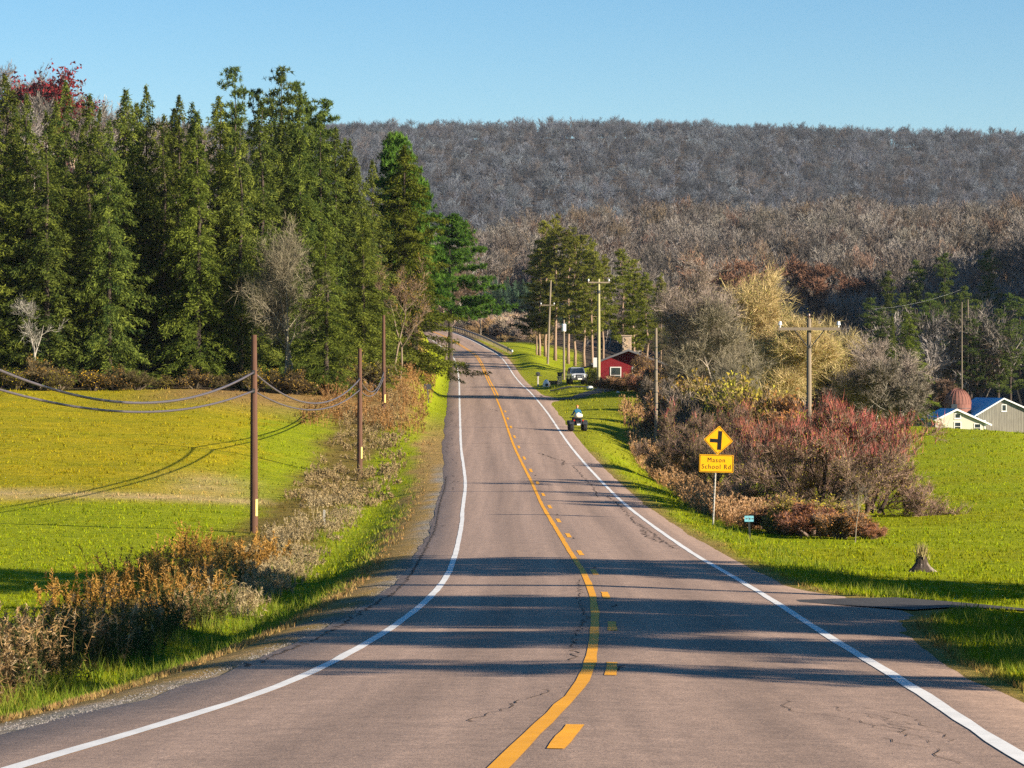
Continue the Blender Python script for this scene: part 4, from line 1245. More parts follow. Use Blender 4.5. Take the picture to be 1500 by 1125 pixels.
# grey brush on the outside of the bend
BS = []
for i, c in enumerate([((.17, .14, .12), (.36, .30, .25)), ((.20, .155, .12), (.40, .31, .24)), ((.22, .14, .07), (.42, .28, .14))]):
    sg, en = branch_tree(960 + i, 3.4, stems=9, base_spread=.7, levels=1, kids=(5, 7))
    V, C = twig_tris(sg, en, 970 + i, 9, .8, .06, 0, .5, c[0], c[1])
    BS.append(tri_mesh('brush_shrub', V, M['far_twigs'], C))
nb = 0
bsrc = []
while nb < 90:
    px = wr.uniform(662, 800); D = wr.uniform(492, 640)
    x = (px - CX) / FPX * D
    s_ = x - float(road_x(min(D, 619)))
    if s_ < 8.5 or (s_ < 14 and wr.random() < .75): continue
    o = link('brush_shrub', BS[nb % 3 if s_ > 14 else 2]); o.location = on_ground(px, D, -.1); s = wr.uniform(.7, 1.3) * (1 if s_ > 14 else .5)
    o.scale = (s * 1.2, s * 1.2, s); o.rotation_euler = (0, 0, wr.uniform(0, 6.28))
    tag(o, '%s shrub outside the bend, %s' % (['grey leafless', 'tan leafless', 'orange brown'][nb % 3 if s_ > 14 else 2], 'on the bank behind the guard rail' if s_ < 14 else ('below the plantation' if px > 715 else 'beside the slim distant pole')), 'shrub', 'brush outside the bend')
    nb += 1

# ------------------------------------------------------------------ grass, weeds (uncountable ground cover)
def uvz(n, seed, pxr, Dr):
    """points spread evenly over the picture's ground"""
    r = np.random.default_rng(seed)
    D = 1 / r.uniform(1 / Dr[1], 1 / Dr[0], n); px = r.uniform(*pxr, n)
    x = (px - CX) / FPX * D
    return x, D, px, r
def blades(x, y, r, nb, h, w, colf, lean=.45, hv=.5):
    n = len(x) * nb
    X = np.repeat(x, nb); Y = np.repeat(y, nb); Hh = np.repeat(h, nb) if hasattr(h, '__len__') else np.full(n, h)
    sp = Hh * .6
    X = X + r.normal(0, 1, n) * sp; Y = Y + r.normal(0, 1, n) * sp
    Z = ground_z(X, Y) - .01
    A = unit(np.stack([r.normal(0, lean, n), r.normal(0, lean, n), np.ones(n)], 1))
    az = r.uniform(0, PI, n); B = np.stack([np.cos(az), np.sin(az), np.zeros(n)], 1)
    L = Hh * r.uniform(1 - hv, 1 + hv, n)
    V = tris(np.stack([X, Y, Z], 1), A, B, L, (np.repeat(w, nb) if hasattr(w, '__len__') else w) * r.uniform(.6, 1.4, n))
    c = colf(X, Y, r)
    return V, rep3(c)
def cov_col(X, Y, r):
    c = cover(X, Y)
    return np.clip(c * r.uniform(.5, 1.5, (len(X), 1)) * (1 + r.normal(0, .07, (len(X), 3))), 0, .6)
def keep_off(x, y, m=.25):
    s = x - road_x(y)
    w = apron(y)
    k = (s < EDGE_L - m) | (s > EDGE_R + m + w)
    k &= ~((s > 3) & (np.abs(y - np.interp(x, [6, 8, 12, 20, 40], [55.5, 56.5, 57.5, 58, 58])) < 2.4) & (y > 50) & (y < 64))
    return k
gv, gc = [], []
x, y, px, r = uvz(66000, 1, (-80, 1580), (24, 330))
sL = x - road_x(y)
k = keep_off(x, y) & (ground_z(x, y) < 90) & ~((sL < 0) & (sL > EDGE_L - .8) & (y < 170)) & ~((px < 600) & (y > 226))
x, y = x[k], y[k]
h = np.clip(.055 + .00055 * y, .06, .22)
V, C = blades(x, y, r, 5, h, .012 + .00028 * y, cov_col)
tag(link('field_grass', tri_mesh('field_grass', V, M['grass'], C)), 'short grass of the fields and lawns', 'grass', None, 'stuff')
# taller verge grass close by
x, y, px, r = uvz(16000, 2, (-60, 1560), (24, 150))
s = x - road_x(y)
ed = np.where(s < 0, -s + EDGE_L, s - EDGE_R)
lim = np.where(s < 0, 4.3, 2.6)
k = keep_off(x, y, .5) & (ed < lim) & (ed > np.where(s < 0, 1.2, .6) + .35 * wob(x, y, 1.7))
x, y, ed = x[k], y[k], ed[k]
V, C = blades(x, y, r, 7, np.clip(.10 + .06 * ed, .1, .3), .010 + .00022 * y, lambda X, Y, r: np.clip(lerpc((.10, .17, .012), (.28, .28, .05), r.uniform(0, 1, len(X)) ** 1.6), 0, 1), .5)
tag(link('verge_grass', tri_mesh('verge_grass', V, M['grass'], C)), 'lush grass along both verges of the road', 'grass', None, 'stuff')

def weeds(x, y, r, h, ca, cb, head, stems=6, leafy=26, hw=.02):
    """dry forbs: leaning stems with ragged leaves and a plume"""
    n = len(x) * stems
    X = np.repeat(x, stems) + r.normal(0, .16, n); Y = np.repeat(y, stems) + r.normal(0, .16, n)
    Hh = np.repeat(h, stems) * r.uniform(.5, 1.2, n)
    Z = ground_z(X, Y) - .02
    base = np.stack([X, Y, Z], 1)
    A = unit(np.stack([r.normal(0, .30, n), r.normal(0, .30, n), np.ones(n)], 1))
    tone = np.clip(np.repeat(r.normal(.5, .25, len(x)), stems) + r.normal(0, .15, n), 0, 1)
    c = lerpc(ca, cb, tone)
    pw = .006 + .00016 * Y
    VV = [tris(base, A, perp(A, r), Hh, pw)]; CC = [rep3(c)]
    m = n * leafy
    t = r.uniform(.12, 1.0, m) ** .75
    P = np.repeat(base, leafy, 0) + np.repeat(A, leafy, 0) * (np.repeat(Hh, leafy) * t)[:, None]
    LA = unit(np.repeat(A, leafy, 0) * .35 + r.normal(0, .8, (m, 3)))
    VV.append(tris(P, LA, perp(LA, r), r.uniform(.05, .17, m) * (1.25 - .4 * t), np.repeat(pw, leafy) * r.uniform(.8, 2.6, m)))
    lc = lerpc(np.array(ca), np.array(cb), np.clip(np.repeat(tone, leafy) + r.normal(0, .2, m), 0, 1)); CC.append(rep3(lc))
    # plume
    q = 7
    m = n * q
    P = np.repeat(base + A * Hh[:, None], q, 0) - np.repeat(A, q, 0) * r.uniform(0, .16, m)[:, None]
    LA = unit(np.repeat(A, q, 0) * .7 + r.normal(0, .7, (m, 3)))
    VV.append(tris(P, LA, perp(LA, r), r.uniform(.06, .15, m), r.uniform(.6, 1.3, m) * hw))
    CC.append(rep3(lerpc(np.array(head) * .6, np.array(head) * 1.25, r.uniform(0, 1, m))))
    return np.concatenate(VV), np.concatenate(CC)
def left_band(n, seed, Da, Db, w0, w1):
    r = np.random.default_rng(seed)
    D = 1 / r.uniform(1 / Db, 1 / Da, n)
    w = r.uniform(w0, w1, n) + .35 * wob(D, D * .3, 1.2)
    X = road_x(D) - w
    k = wob(X, D * .6, 1.5) + r.normal(0, .25, n) > -.12
    return X[k], D[k], r
def clump(x, y): return .62 + .55 * np.clip(wob(x + 7, y * .7, 1.1) + .35, 0, 1)
# rusty goldenrod nearest the camera, tan grass behind, then mixed
x, y, r = left_band(330, 31, 30, 66, 8.6, 12.5)
V1, C1 = weeds(x, y, r, r.uniform(.45, 1.1, len(x)) * clump(x, y), (.10, .055, .03), (.32, .19, .09), (.36, .25, .15))
x, y, r = left_band(240, 32, 64, 95, 9.0, 12.5)
V2, C2 = weeds(x, y, r, r.uniform(.6, 1.3, len(x)) * clump(x, y), (.17, .075, .02), (.40, .20, .055), (.40, .22, .08))
tag(link('rusty_weeds', tri_mesh('rusty_weeds', np.concatenate([V1, V2]), M['leaves'], np.concatenate([C1, C2]))), 'rusty brown dry weeds in the left ditch', 'weeds', None, 'stuff')
x, y, r = left_band(430, 33, 66, 135, 7.9, 10.2)
V1, C1 = weeds(x, y, r, r.uniform(.22, .62, len(x)) * clump(x, y), (.24, .17, .085), (.50, .39, .22), (.48, .37, .22), 8, 9)
x, y, r = left_band(420, 34, 130, 230, 7.0, 11.5)
V2, C2 = weeds(x, y, r, r.uniform(.25, .75, len(x)) * clump(x, y), (.20, .13, .06), (.46, .34, .17), (.45, .33, .18), 8, 9, .05)
tag(link('tan_weeds', tri_mesh('tan_weeds', np.concatenate([V1, V2]), M['leaves'], np.concatenate([C1, C2]))), 'tan dry grass and weeds along the left ditch', 'weeds', None, 'stuff')
x, y, r = left_band(420, 35, 190, 330, 6.0, 14)
V1, C1 = weeds(x, y, r, r.uniform(.7, 1.6, len(x)), (.20, .10, .035), (.46, .27, .09), (.42, .27, .12), 7, 10, .07)
tag(link('bank_weeds', tri_mesh('bank_weeds', V1, M['leaves'], C1)), 'rust and gold weeds on the bank below the roadside spruce', 'weeds', None, 'stuff')
# dark green leafy weeds in the shaded ditch
x, y, r = left_band(200, 36, 40, 78, 8.4, 11)
V1, C1 = weeds(x, y, r, r.uniform(.4, .85, len(x)), (.03, .042, .014), (.09, .11, .03), (.08, .09, .03), 8, 16)
tag(link('green_weeds', tri_mesh('green_weeds', V1, M['leaves'], C1)), 'dark green leafy weeds in the left ditch', 'weeds', None, 'stuff')
# right bank
r = np.random.default_rng(37)
D = 1 / r.uniform(1 / 235, 1 / 108, 520)
w = EDGE_R + np.interp(D, [100, 130, 170, 200, 240], [2.3, 2.3, 3.0, 4.0, 5.5]) + r.uniform(0, 2.2, len(D))
x = road_x(D) + w
V1, C1 = weeds(x, D, r, r.uniform(.5, 1.15, len(D)), (.20, .11, .045), (.48, .31, .13), (.46, .31, .16), 8, 9, .05)
tag(link('roadside_weeds', tri_mesh('roadside_weeds', V1, M['leaves'], C1)), 'tan and orange weeds on the bank left of the yellow sign', 'weeds', None, 'stuff')
# loose stones of the left shoulder
r = np.random.default_rng(38)
n = 1500
D = 1 / r.uniform(1 / 150, 1 / 24, n); s = EDGE_L - np.abs(r.normal(0, .16, n))
X = road_x(D) + s; Z = ground_z(X, D)
sz = r.uniform(.004, .012, n) * (1 + D / 120)
dirs = np.array([[1, 0, 0], [0, 1, 0], [-1, 0, 0], [0, -1, 0], [0, 0, .8]])
P = np.stack([X, D, np.maximum(Z, road_surf(s, D) - .1)], 1)
V = (P[:, None] + dirs[None] * sz[:, None, None] * r.uniform(.6, 1.3, (n, 5, 1))).reshape(-1, 3)
F = (np.arange(n) * 5)[:, None, None] + np.array([[0, 1, 4], [1, 2, 4], [2, 3, 4], [3, 0, 4]])[None]
tag(link('gravel', mesh_np('gravel', V, F.reshape(-1, 3), M['gravel'])), kind='stuff')

# ------------------------------------------------------------------ trees beyond the right edge of the picture that shade the road
for i, (xx, D, H, v, w, lb) in enumerate([(20, 24.6, 11.5, 6, 1.25, 'roadside spruce just outside the right edge, nearest the camera'), (21, 32.2, 11.5, 6, 2.0, 'roadside spruce outside the right edge, before the driveway'),
                                      (22, 38.2, 26, 6, 1.0, 'broad roadside spruce outside the right edge, at the driveway'), (23, 44.4, 25, 6, .95, 'roadside spruce outside the right edge, across the driveway'),
                                      (24, 59.0, 25, 6, .8, 'roadside spruce outside the right edge, on the far lawn'), (25, 65.0, 25, 6, .8, 'roadside spruce outside the right edge, farthest on the lawn'), (27, 27.5, 12.5, 6, 1.6, 'second row spruce outside the right edge, nearest the camera'), (28, 34.6, 25, 6, 1.0, 'second row spruce outside the right edge, before the driveway'), (28, 40.8, 25, 6, 1.0, 'second row spruce outside the right edge, at the driveway'), (30, 59.5, 26, 6, .9, 'second row spruce outside the right edge, on the far lawn'), (25, 50.8, 20, 2, .22, 'thin roadside spruce outside the right edge, between two broad ones')]):
    p = Vector((xx, D, gz(xx, D)))
    s = H / 22
    r = empty('spruce_tree', p, rnd.uniform(0, 6.28), (s * w, s * w, s))
    tag(r, lb, 'spruce tree', None)
    link('trunk', SPR[v][0], r); link('crown', SPR[v][1], r)
# ------------------------------------------------------------------ utility poles and cables
def pole(px, top, D, label, mat, r=.13, parts=(), group='utility poles along the road', lean=(0, 0)):
    p = on_ground(px, D)
    H = (CY - top) / FPX * D - p.z
    root = empty('utility_pole', p)
    tag(root, label, 'utility pole', group)
    m = MB()
    m.tube([(0, 0, -.6), (lean[0] * .5, lean[1] * .5, H * .5), (lean[0], lean[1], H)], [r * 1.12, r, r * .78], 12)
    m.build('pole_shaft', M[mat], root, smooth=False)
    return root, H
def crossarm(root, z, half, y=-.16, sag=0, pins=2, braces=True, rot=0.0, mat='pole_grey', pin='ceramic'):
    m = MB(); m.box((0, y, z), (2 * half, .11, .13), (0, 0, rot))
    arm = m.build('crossarm', M[mat], root)
    if braces:
        for s in (-1, 1):
            b = MB(); b.tube([(s * half * .48, y - .07, z - .05), (s * .03, y + .02, z - half * .62)], .022, 5)
            b.build('brace', M['dark_metal'], root)
    xs = [-half * .94, half * .94] if pins == 2 else [-half * .94, -half * .35, half * .94]
    for q in xs:
        qx, qy = q * math.cos(rot), y + q * math.sin(rot)
        b = MB(); b.lathe([(.028, z + .06), (.028, z + .17)], (qx, qy, 0), 8)
        b.lathe([(.045, z + .15), (.085, z + .17), (.085, z + .21), (.06, z + .25), (.075, z + .28), (.05, z + .33)], (qx, qy, 0), 10)
        b.build('insulator', M[pin], root)
    return arm
def tag_plate(root, z, r, mat='tag_yellow'):
    m = MB(); m.box((r * .72, -r * .72, z), (.10, .02, .62), (0, 0, R_(45)))
    m.build('pole_tag', M[mat], root)
P1, h1 = pole(372, 490, 107, 'dark brown wooden pole in the weeds left of the road, nearest the camera', 'pole_brown', .135)
tag_plate(P1, .75 + .2, .145)
P2, h2 = pole(527, 510, 156, 'dark brown wooden pole in the tan grass, between the other two left poles', 'pole_brown', .135)
tag_plate(P2, 1.3, .145)
P3, h3 = pole(562, 461, 209, 'farthest wooden pole left of the road, before the big spruce', 'pole_brown', .135)
tag_plate(P3, 1.0, .145)
for P, zz in ((P1, (.43, -.25)), (P2, (.26, -.32)), (P3, (.80, .45))):
    for z in zz:
        m = MB(); m.box((0, -.15, z - P.location.z), (.10, .10, .16)); m.build('cable_clamp', M['dark_metal'], P)
Pc, h = pole(1185, 466, 127, 'grey wooden pole with a wide crossarm and two insulators rising from the red shrub', 'pole_grey', .12)
crossarm(Pc, h - .46, 1.36)
m = MB(); m.lathe([(.03, h), (.03, h + .1), (.06, h + .12), (.05, h + .2)], (0, 0, 0), 8); m.build('top_pin', M['porcelain_brown'], Pc)
Pt, h = pole(961, 480, 197, 'thin pale grey pole without arms at the lawn edge', 'pole_grey', .115)
for k in range(9):
    m = MB(); m.lathe([(.122, h * (.12 + .09 * k)), (.122, h * (.12 + .09 * k) + .06)], (0, 0, 0), 12); m.build('pole_band', M['dark_metal'], Pt)
Pg, h = pole(877, 408, 278, 'tall yellowish pole with a crossarm beside the red house', 'pole_green', .16)
crossarm(Pg, h - .35, 1.05, pins=2, braces=False, rot=.12)
m = MB(); m.lathe([(.17, h - 1.4), (.17, h - 1.1)], (0, 0, 0), 12); m.build('pole_band', M['dark_metal'], Pg)
Pb, h = pole(802, 410, 395, 'leaning grey pole with a low crossarm in front of the red pine grove', 'pole_grey', .15, lean=(.45, 0))
crossarm(Pb, h - 3.4, .95, y=-.2, braces=False, rot=0)
Pt2, h = pole(826, 468, 335, 'short pole carrying a white transformer beside the parked off-road car', 'pole_grey', .13)
m = MB(); m.lathe([(.2, h - 1.35), (.24, h - 1.3), (.24, h - .55), (.2, h - .48)], (0, -.36, 0), 14); m.build('transformer', M['ceramic'], Pt2)
m = MB(); m.box((0, -.16, h - .9), (.1, .2, .5)); m.build('transformer_bracket', M['dark_metal'], Pt2)
Pf, h = pole(704, 434, 545, 'slim distant pole in the brush beyond the guard rail', 'pole_grey', .14)
Pr1, h = pole(1409, 442, 430, 'thin grey pole on the shaded slope, left one of the close pair', 'pole_grey', .09)
Pr2, h = pole(1418, 438, 436, 'thin grey pole on the shaded slope, right one of the close pair', 'pole_grey', .09)

def cable(name, a, b, sag, r, mat, label, cat='cable', group=None, n=40, sides=6):
    a, b = Vector(a), Vector(b)
    pts = [a.lerp(b, i / n) - Vector((0, 0, 4 * sag * (i / n) * (1 - i / n))) for i in range(n + 1)]
    m = MB(); m.tube(pts, r, sides)
    o = m.build(name, M[mat], None, smooth=True)
    return tag(o, label, cat, group)
yo = -.17
A1 = Vector((P1.location.x, P1.location.y + yo, .43)); A1b = A1.copy(); A1b.z = -.25
A2 = Vector((P2.location.x, P2.location.y + yo, .26)); A2b = A2.copy(); A2b.z = -.32
A3 = Vector((P3.location.x, P3.location.y + yo, .80)); A3b = A3.copy(); A3b.z = .45
cable('utility_cable', A1, (-14.0, 57, 2.6), 1.943, .040, 'cable', 'upper thick cable sagging from the nearest left pole out of the photo')
cable('utility_cable', A1b, (-14.0, 57, 1.495), 1.34, .036, 'cable', 'lower thick cable sagging from the nearest left pole out of the photo')
cable('utility_cable', A1, A2, 1.22, .038, 'cable', 'upper cable sagging between the nearest and the middle left pole')
cable('utility_cable', A1b, A2b, .88, .034, 'cable', 'lower cable sagging between the nearest and the middle left pole')
cable('utility_cable', A2, A3, 1.0, .036, 'cable', 'upper cable sagging between the middle and the farthest left pole')
cable('utility_cable', A2b, A3b, .75, .034, 'cable', 'lower cable sagging between the middle and the farthest left pole')
# the pole that carries them out of the picture
p0 = Vector((-14.0, 57.17, gz(-14, 57.17)))
root = empty('utility_pole', p0); tag(root, 'brown wooden pole left of the photo that carries the two thick cables', 'utility pole', 'utility poles along the road')
m = MB(); m.tube([(0, 0, -.6), (0, 0, 8)], [.15, .11], 12); m.build('pole_shaft', M['pole_brown'], root)
# thin wires
cable('power_wire', pt(1275, 452, 420), pt(1409, 423, 430), .6, .010, 'wire', 'thin wire crossing the shaded wood up to the close pair of poles', 'wire')
cable('power_wire', pt(1318, 484, 410), pt(1620, 455, 380), 1.2, .010, 'wire', 'thin wire over the shaded wood above the young spruce top', 'wire')
cable('power_wire', pt(1345, 515, 410), pt(1620, 470, 360), 1.2, .010, 'wire', 'thin wire low over the shaded wood above the silo', 'wire')
cable('power_wire', pt(704, 441, 545), pt(798, 440, 395.2), .5, .016, 'wire', 'thin wire from the slim distant pole to the leaning pole, upper one', 'wire')
cable('power_wire', pt(704, 456, 545), pt(798, 456, 395.2), .8, .016, 'wire', 'thin wire from the slim distant pole to the leaning pole, lower one', 'wire')

# ------------------------------------------------------------------ road signs
def text_mesh(body, size, mat, bold=.0, extrude=.0015):
    cu = bpy.data.curves.new('lettering', 'FONT')
    cu.body = body; cu.size = size; cu.align_x = 'CENTER'; cu.align_y = 'CENTER'
    cu.extrude = extrude; cu.offset = bold; cu.space_character = 1.22
    o = bpy.data.objects.new('lettering', cu); col.objects.link(o)
    bpy.context.view_layer.update()
    me = bpy.data.meshes.new_from_object(o.evaluated_get(bpy.context.evaluated_depsgraph_get()))
    bpy.data.objects.remove(o)
    me.materials.clear(); me.materials.append(mat)
    return me
def fit_width(me, w):
    xs = [v.co.x for v in me.vertices]
    k = w / (max(xs) - min(xs)); c = (max(xs) + min(xs)) / 2
    for v in me.vertices: v.co.x = (v.co.x - c) * k
    return me
def rounded(pts, r, n=5):
    out = []
    k = len(pts)
    for i in range(k):
        p, a, b = Vector(pts[i]), Vector(pts[i - 1]), Vector(pts[(i + 1) % k])
        d1 = (a - p).normalized(); d2 = (b - p).normalized()
        ang = d1.angle(d2); t = r / math.tan(ang / 2)
        s, e = p + d1 * t, p + d2 * t
        for j in range(n + 1):
            q = j / n
            out.append(tuple((s * (1 - q) + p * q) * (1 - q) + (p * (1 - q) + e * q) * q))
    return out
sp = on_ground(1047, 108)
sgn = empty('road_sign', sp, R_(-4))
tag(sgn, 'yellow diamond side road warning sign with a name plate on a steel post', 'road sign')
sc_ = 108 / FPX
zt = lambda y: (CY - y) * sc_ - sp.z
m = MB(); m.tube([(-.09, .045, -.5), (.09, .045, zt(632))], .035, 6); post = m.build('post', M['galv'], sgn)
for k in range(22):
    z = .2 + k * .13
    b = MB(); b.box((-.09 + .18 * (z + .5) / (zt(632) + .5), .008, z), (.022, .006, .05)); b.build('post_hole', M['sign_black'], sgn)
# diamond
dc = Vector((.135, 0, zt(644.5))); hd = .545
def diamond(h): return [(0, -h), (h, 0), (0, h), (-h, 0)]
tilt = R_(4)
def onto(mesh_obj, c, y, rot): 
    mesh_obj.location = (c[0], y, c[2]); mesh_obj.rotation_euler = (0, rot, 0)
    return mesh_obj
m = MB(); m.prism(rounded(diamond(hd), .05), 'y', -.004, .0); dp = onto(m.build('diamond_panel', M['sign_yellow'], sgn), dc, 0, tilt)
def ring(outer, inner, y, name, mat, parent):
    n = len(outer)
    mm = MB()
    mm.add([(p[0], y, p[1]) for p in outer] + [(p[0], y, p[1]) for p in inner] + [(p[0], y - .002, p[1]) for p in outer] + [(p[0], y - .002, p[1]) for p in inner],
           [(i, (i + 1) % n, n + (i + 1) % n, n + i) for i in range(n)] + [(2 * n + i, 3 * n + i, 3 * n + (i + 1) % n, 2 * n + (i + 1) % n) for i in range(n)]
           + [(i, 2 * n + i, 2 * n + (i + 1) % n, (i + 1) % n) for i in range(n)] + [(n + i, n + (i + 1) % n, 3 * n + (i + 1) % n, 3 * n + i) for i in range(n)])
    return mm.build(name, mat, parent)
ring(rounded(diamond(hd * .935), .045), rounded(diamond(hd * .90), .04), -.0055, 'border', M['sign_black'], dp)
m = MB(); m.box((.05, -.007, 0), (.145, .004, .70)); m.box((-.165, -.0071, -.02), (.284, .0042, .135)); m.build('side_road_symbol', M['sign_black'], dp)
for z in (.3, -.34):
    m = MB(); m.lathe([(.014, -.013), (.014, -.007)], (0, 0, z * 1.28), 8, 'y'); m.build('bolt', M['galv'], dp)
pc = Vector((.06, 0, zt(678.5)))
m = MB(); m.prism(rounded([(-.635, -.33), (.635, -.33), (.635, .33), (-.635, .33)], .05), 'y', -.004, 0); pp = onto(m.build('name_plate', M['sign_yellow'], sgn), pc, -.002, R_(1.5))
ring(rounded([(-.615, -.31), (.615, -.31), (.615, .31), (-.615, .31)], .045), rounded([(-.597, -.292), (.597, -.292), (.597, .292), (-.597, .292)], .04), -.0055, 'border', M['sign_black'], pp)
for body, dz, tw_ in (('Mason', .125, .64), ('School Rd', -.125, 1.07)):
    o = link('lettering', fit_width(text_mesh(body, .25, M['sign_black'], -.001), tw_), pp)
    o.location = (0, -.008, dz); o.rotation_euler = (R_(90), 0, 0)

def small_sign(px, py_top, D, w, hgt, mat, label, name='marker_sign', post='post_wood', rz=0.0, lean=0.0, front=True):
    p = on_ground(px, D)
    H = (CY - py_top) / FPX * D - p.z
    r = empty(name, p, rz); tag(r, label, 'sign')
    m = MB(); m.box((lean / 2, .03, H * .5 - .15), (.07, .05, H - .02 + .3), (0, math.atan2(lean, H), 0)); m.build('post', M[post], r)
    m = MB(); m.prism(rounded([(-w / 2, -hgt / 2), (w / 2, -hgt / 2), (w / 2, hgt / 2), (-w / 2, hgt / 2)], .03), 'y', -.006, 0)
    o = m.build('panel', M[mat], r); o.location = (lean, 0, H - hgt / 2)
    for z in (-.3, .3):
        b = MB(); b.lathe([(.012, -.012), (.012, -.006)], (0, 0, z * hgt), 8, 'y'); b.build('bolt', M['galv'], o)
    return r, H
r, H = small_sign(1099, 755, 98, .31, .20, 'sign_blue', 'small pale blue marker plate on a dark post at the bush edge', post='dark_metal', lean=-.04)
for k in range(3):
    m = MB(); m.box((-.12 + .1 * k - .0, -.009, H - .1), (.06, .002, .035 + .02 * (k % 2))); m.build('panel_mark', M['sign_back'], r)
small_sign(475, 746, 110, .09, .32, 'galv', 'narrow pale marker plate standing in the weeds left of the road', post='galv')
r, H = small_sign(628, 562, 236, .62, .44, 'sign_black', 'small dark sign plate in the grass left of the road, seen from behind', post='dark_metal', rz=.3, lean=-.1)

# ------------------------------------------------------------------ guard rail outside the bend
yy = np.linspace(424, 585, 42)
gx = road_x(yy) + EDGE_R + 1.0
gzz = road_z(yy) - .05
gr = empty('guard_rail', (gx[0], yy[0], gzz[0])); tag(gr, 'long steel guard rail on wooden posts along the outside of the bend', 'guard rail')
o0 = Vector(gr.location)
def rail_mesh(yy, gx, gzz):
    prof = [(0, .45), (-.04, .50), (-.04, .55), (.01, .60), (-.04, .65), (-.04, .70), (0, .76), (.02, .76), (.02, .45)]
    m = MB(); n = len(prof)
    b = []
    for x, y, z in zip(gx, yy, gzz):
        b += [(x + p - o0.x, y - o0.y, z + q - o0.z) for p, q in prof]
    f = [(i * n + k, i * n + (k + 1) % n, (i + 1) * n + (k + 1) % n, (i + 1) * n + k) for i in range(len(yy) - 1) for k in range(n)]
    return m.add(b, f)
for i in range(0, 41, 4):
    j = min(i + 4, 41)
    rail_mesh(yy[i:j + 1], gx[i:j + 1], gzz[i:j + 1]).build('rail', M['rail_steel'], gr)
for i in range(0, 42):
    m = MB(); m.box((gx[i] + .12 - o0.x, yy[i] - o0.y, gzz[i] + .3 - o0.z), (.16, .18, 1.1)); m.build('post', M['post_wood'], gr)
m = MB(); m.lathe([(.16, .42), (.16, .78)], (gx[0] + .15 - o0.x, yy[0] - .3 - o0.y, gzz[0] - o0.z), 12); m.build('end_terminal', M['trim_white'], gr)

# ------------------------------------------------------------------ red house
hp = Vector((0, 0, 0)); D0 = 300
hp = Vector(((921 - CX) / FPX * D0, D0, -.35))
house = empty('red_house', hp, R_(-4))
tag(house, 'low red clapboard house with a shallow dark gable roof behind the hedge', 'house')
W2, DEP, EV, AP = 3.15, 9.0, 2.75, 3.95     # half width, depth, eave and apex height
m = MB(); m.prism([(-W2, -1.2), (W2, -1.2), (W2, EV), (0, AP - .12), (-W2, EV)], 'y', 0, DEP); m.build('wall', M['red_boards'], house)
m = MB(); m.box((0, DEP / 2, -.75), (2 * W2 + .1, DEP + .1, 1.2)); m.build('foundation', M['stone'], house)
z = -.1
sb = MB()
while z < AP - .2:                           # clapboards too narrow to pick apart singly
    hw = W2 if z < EV - .12 else W2 * (AP - .14 - z - .13) / (AP - EV)
    if hw > .15: sb.add([(-hw, -.022, z), (hw, -.022, z), (hw, -.006, z + .142), (-hw, -.006, z + .142), (-hw, 0, z), (hw, 0, z)], [(0, 1, 2, 3), (0, 4, 5, 1)])
    z += .145
tag(sb.build('clapboards', M['red_boards'], house), kind='stuff')
for s in (-1, 1):
    m = MB()
    sl = (AP - EV) / W2
    ex = W2 + .75
    m.prism([(0, AP), (s * ex, AP - sl * ex), (s * ex, AP - sl * ex - .14), (0, AP - .14)], 'y', -.75, DEP + .5)
    m.build('roof', M['roof_dark'], house)
    m = MB(); m.prism([(0, AP - .005), (s * ex, AP - sl * ex - .005), (s * ex, AP - sl * ex - .2), (0, AP - .2)], 'y', -.80, -.755)
    m.build('barge_board', M['roof_dark'], house)
def window(parent, x, z, w, h, y=-.03, fr=.09, mull=True, sash=True):
    m = MB()
    m.box((x - w / 2 + fr / 2, y, z), (fr, .06, h)); m.box((x + w / 2 - fr / 2, y, z), (fr, .06, h))
    m.box((x, y - .001, z + h / 2 - fr / 2), (w - 2 * fr, .058, fr)); m.box((x, y - .001, z - h / 2 + fr / 2), (w - 2 * fr, .058, fr))
    m.box((x, y - .012, z - h / 2 - .03), (w + .12, .1, .06))
    if sash: m.box((x, y - .002, z), (w - 2 * fr, .05, .05))
    f = m.build('window', M['window_frame'], parent)
    zz = [(z + h / 4, h / 2 - fr), (z - h / 4, h / 2 - fr)] if sash else [(z, h - 2 * fr)]
    for zc, hh in zz:
        g = MB(); g.box((x, y + .012, zc), (w - 2 * fr, .012, hh)); g.build('pane', M['glass'], f)
    return f
window(house, -1.35, 1.25, 1.15, 1.75)
window(house, .85, 1.45, 1.05, 1.35)
m = MB(); m.box((-.4, 6.5, 4.1), (.95, .8, 2.6)); ch = m.build('chimney', M['stone'], house, bevel=.05)
for k in range(12):
    rr = random.Random(k)
    b = MB(); b.box((-.4 + rr.uniform(-.33, .33), 6.08, 3.6 + .14 * k), (.26, .06, .12), (0, rr.uniform(-.2, .2), 0)); b.build('stone', M['brick_tan'], ch)
m = MB(); m.box((-.4, 6.5, 5.45), (1.1, .95, .12)); m.build('chimney_cap', M['stone'], ch)
# side lean-to porch at the left
m = MB(); m.prism([(-W2 - .02, 2.45), (-W2 - 2.0, 2.05), (-W2 - 2.0, 1.95), (-W2 - .02, 2.32)], 'y', 1.6, 6.0); m.build('porch_roof', M['roof_dark'], house)
for y in (1.8, 5.8):
    m = MB(); m.box((-W2 - 1.85, y, .7), (.12, .12, 2.5)); m.build('porch_post', M['post_wood'], house)

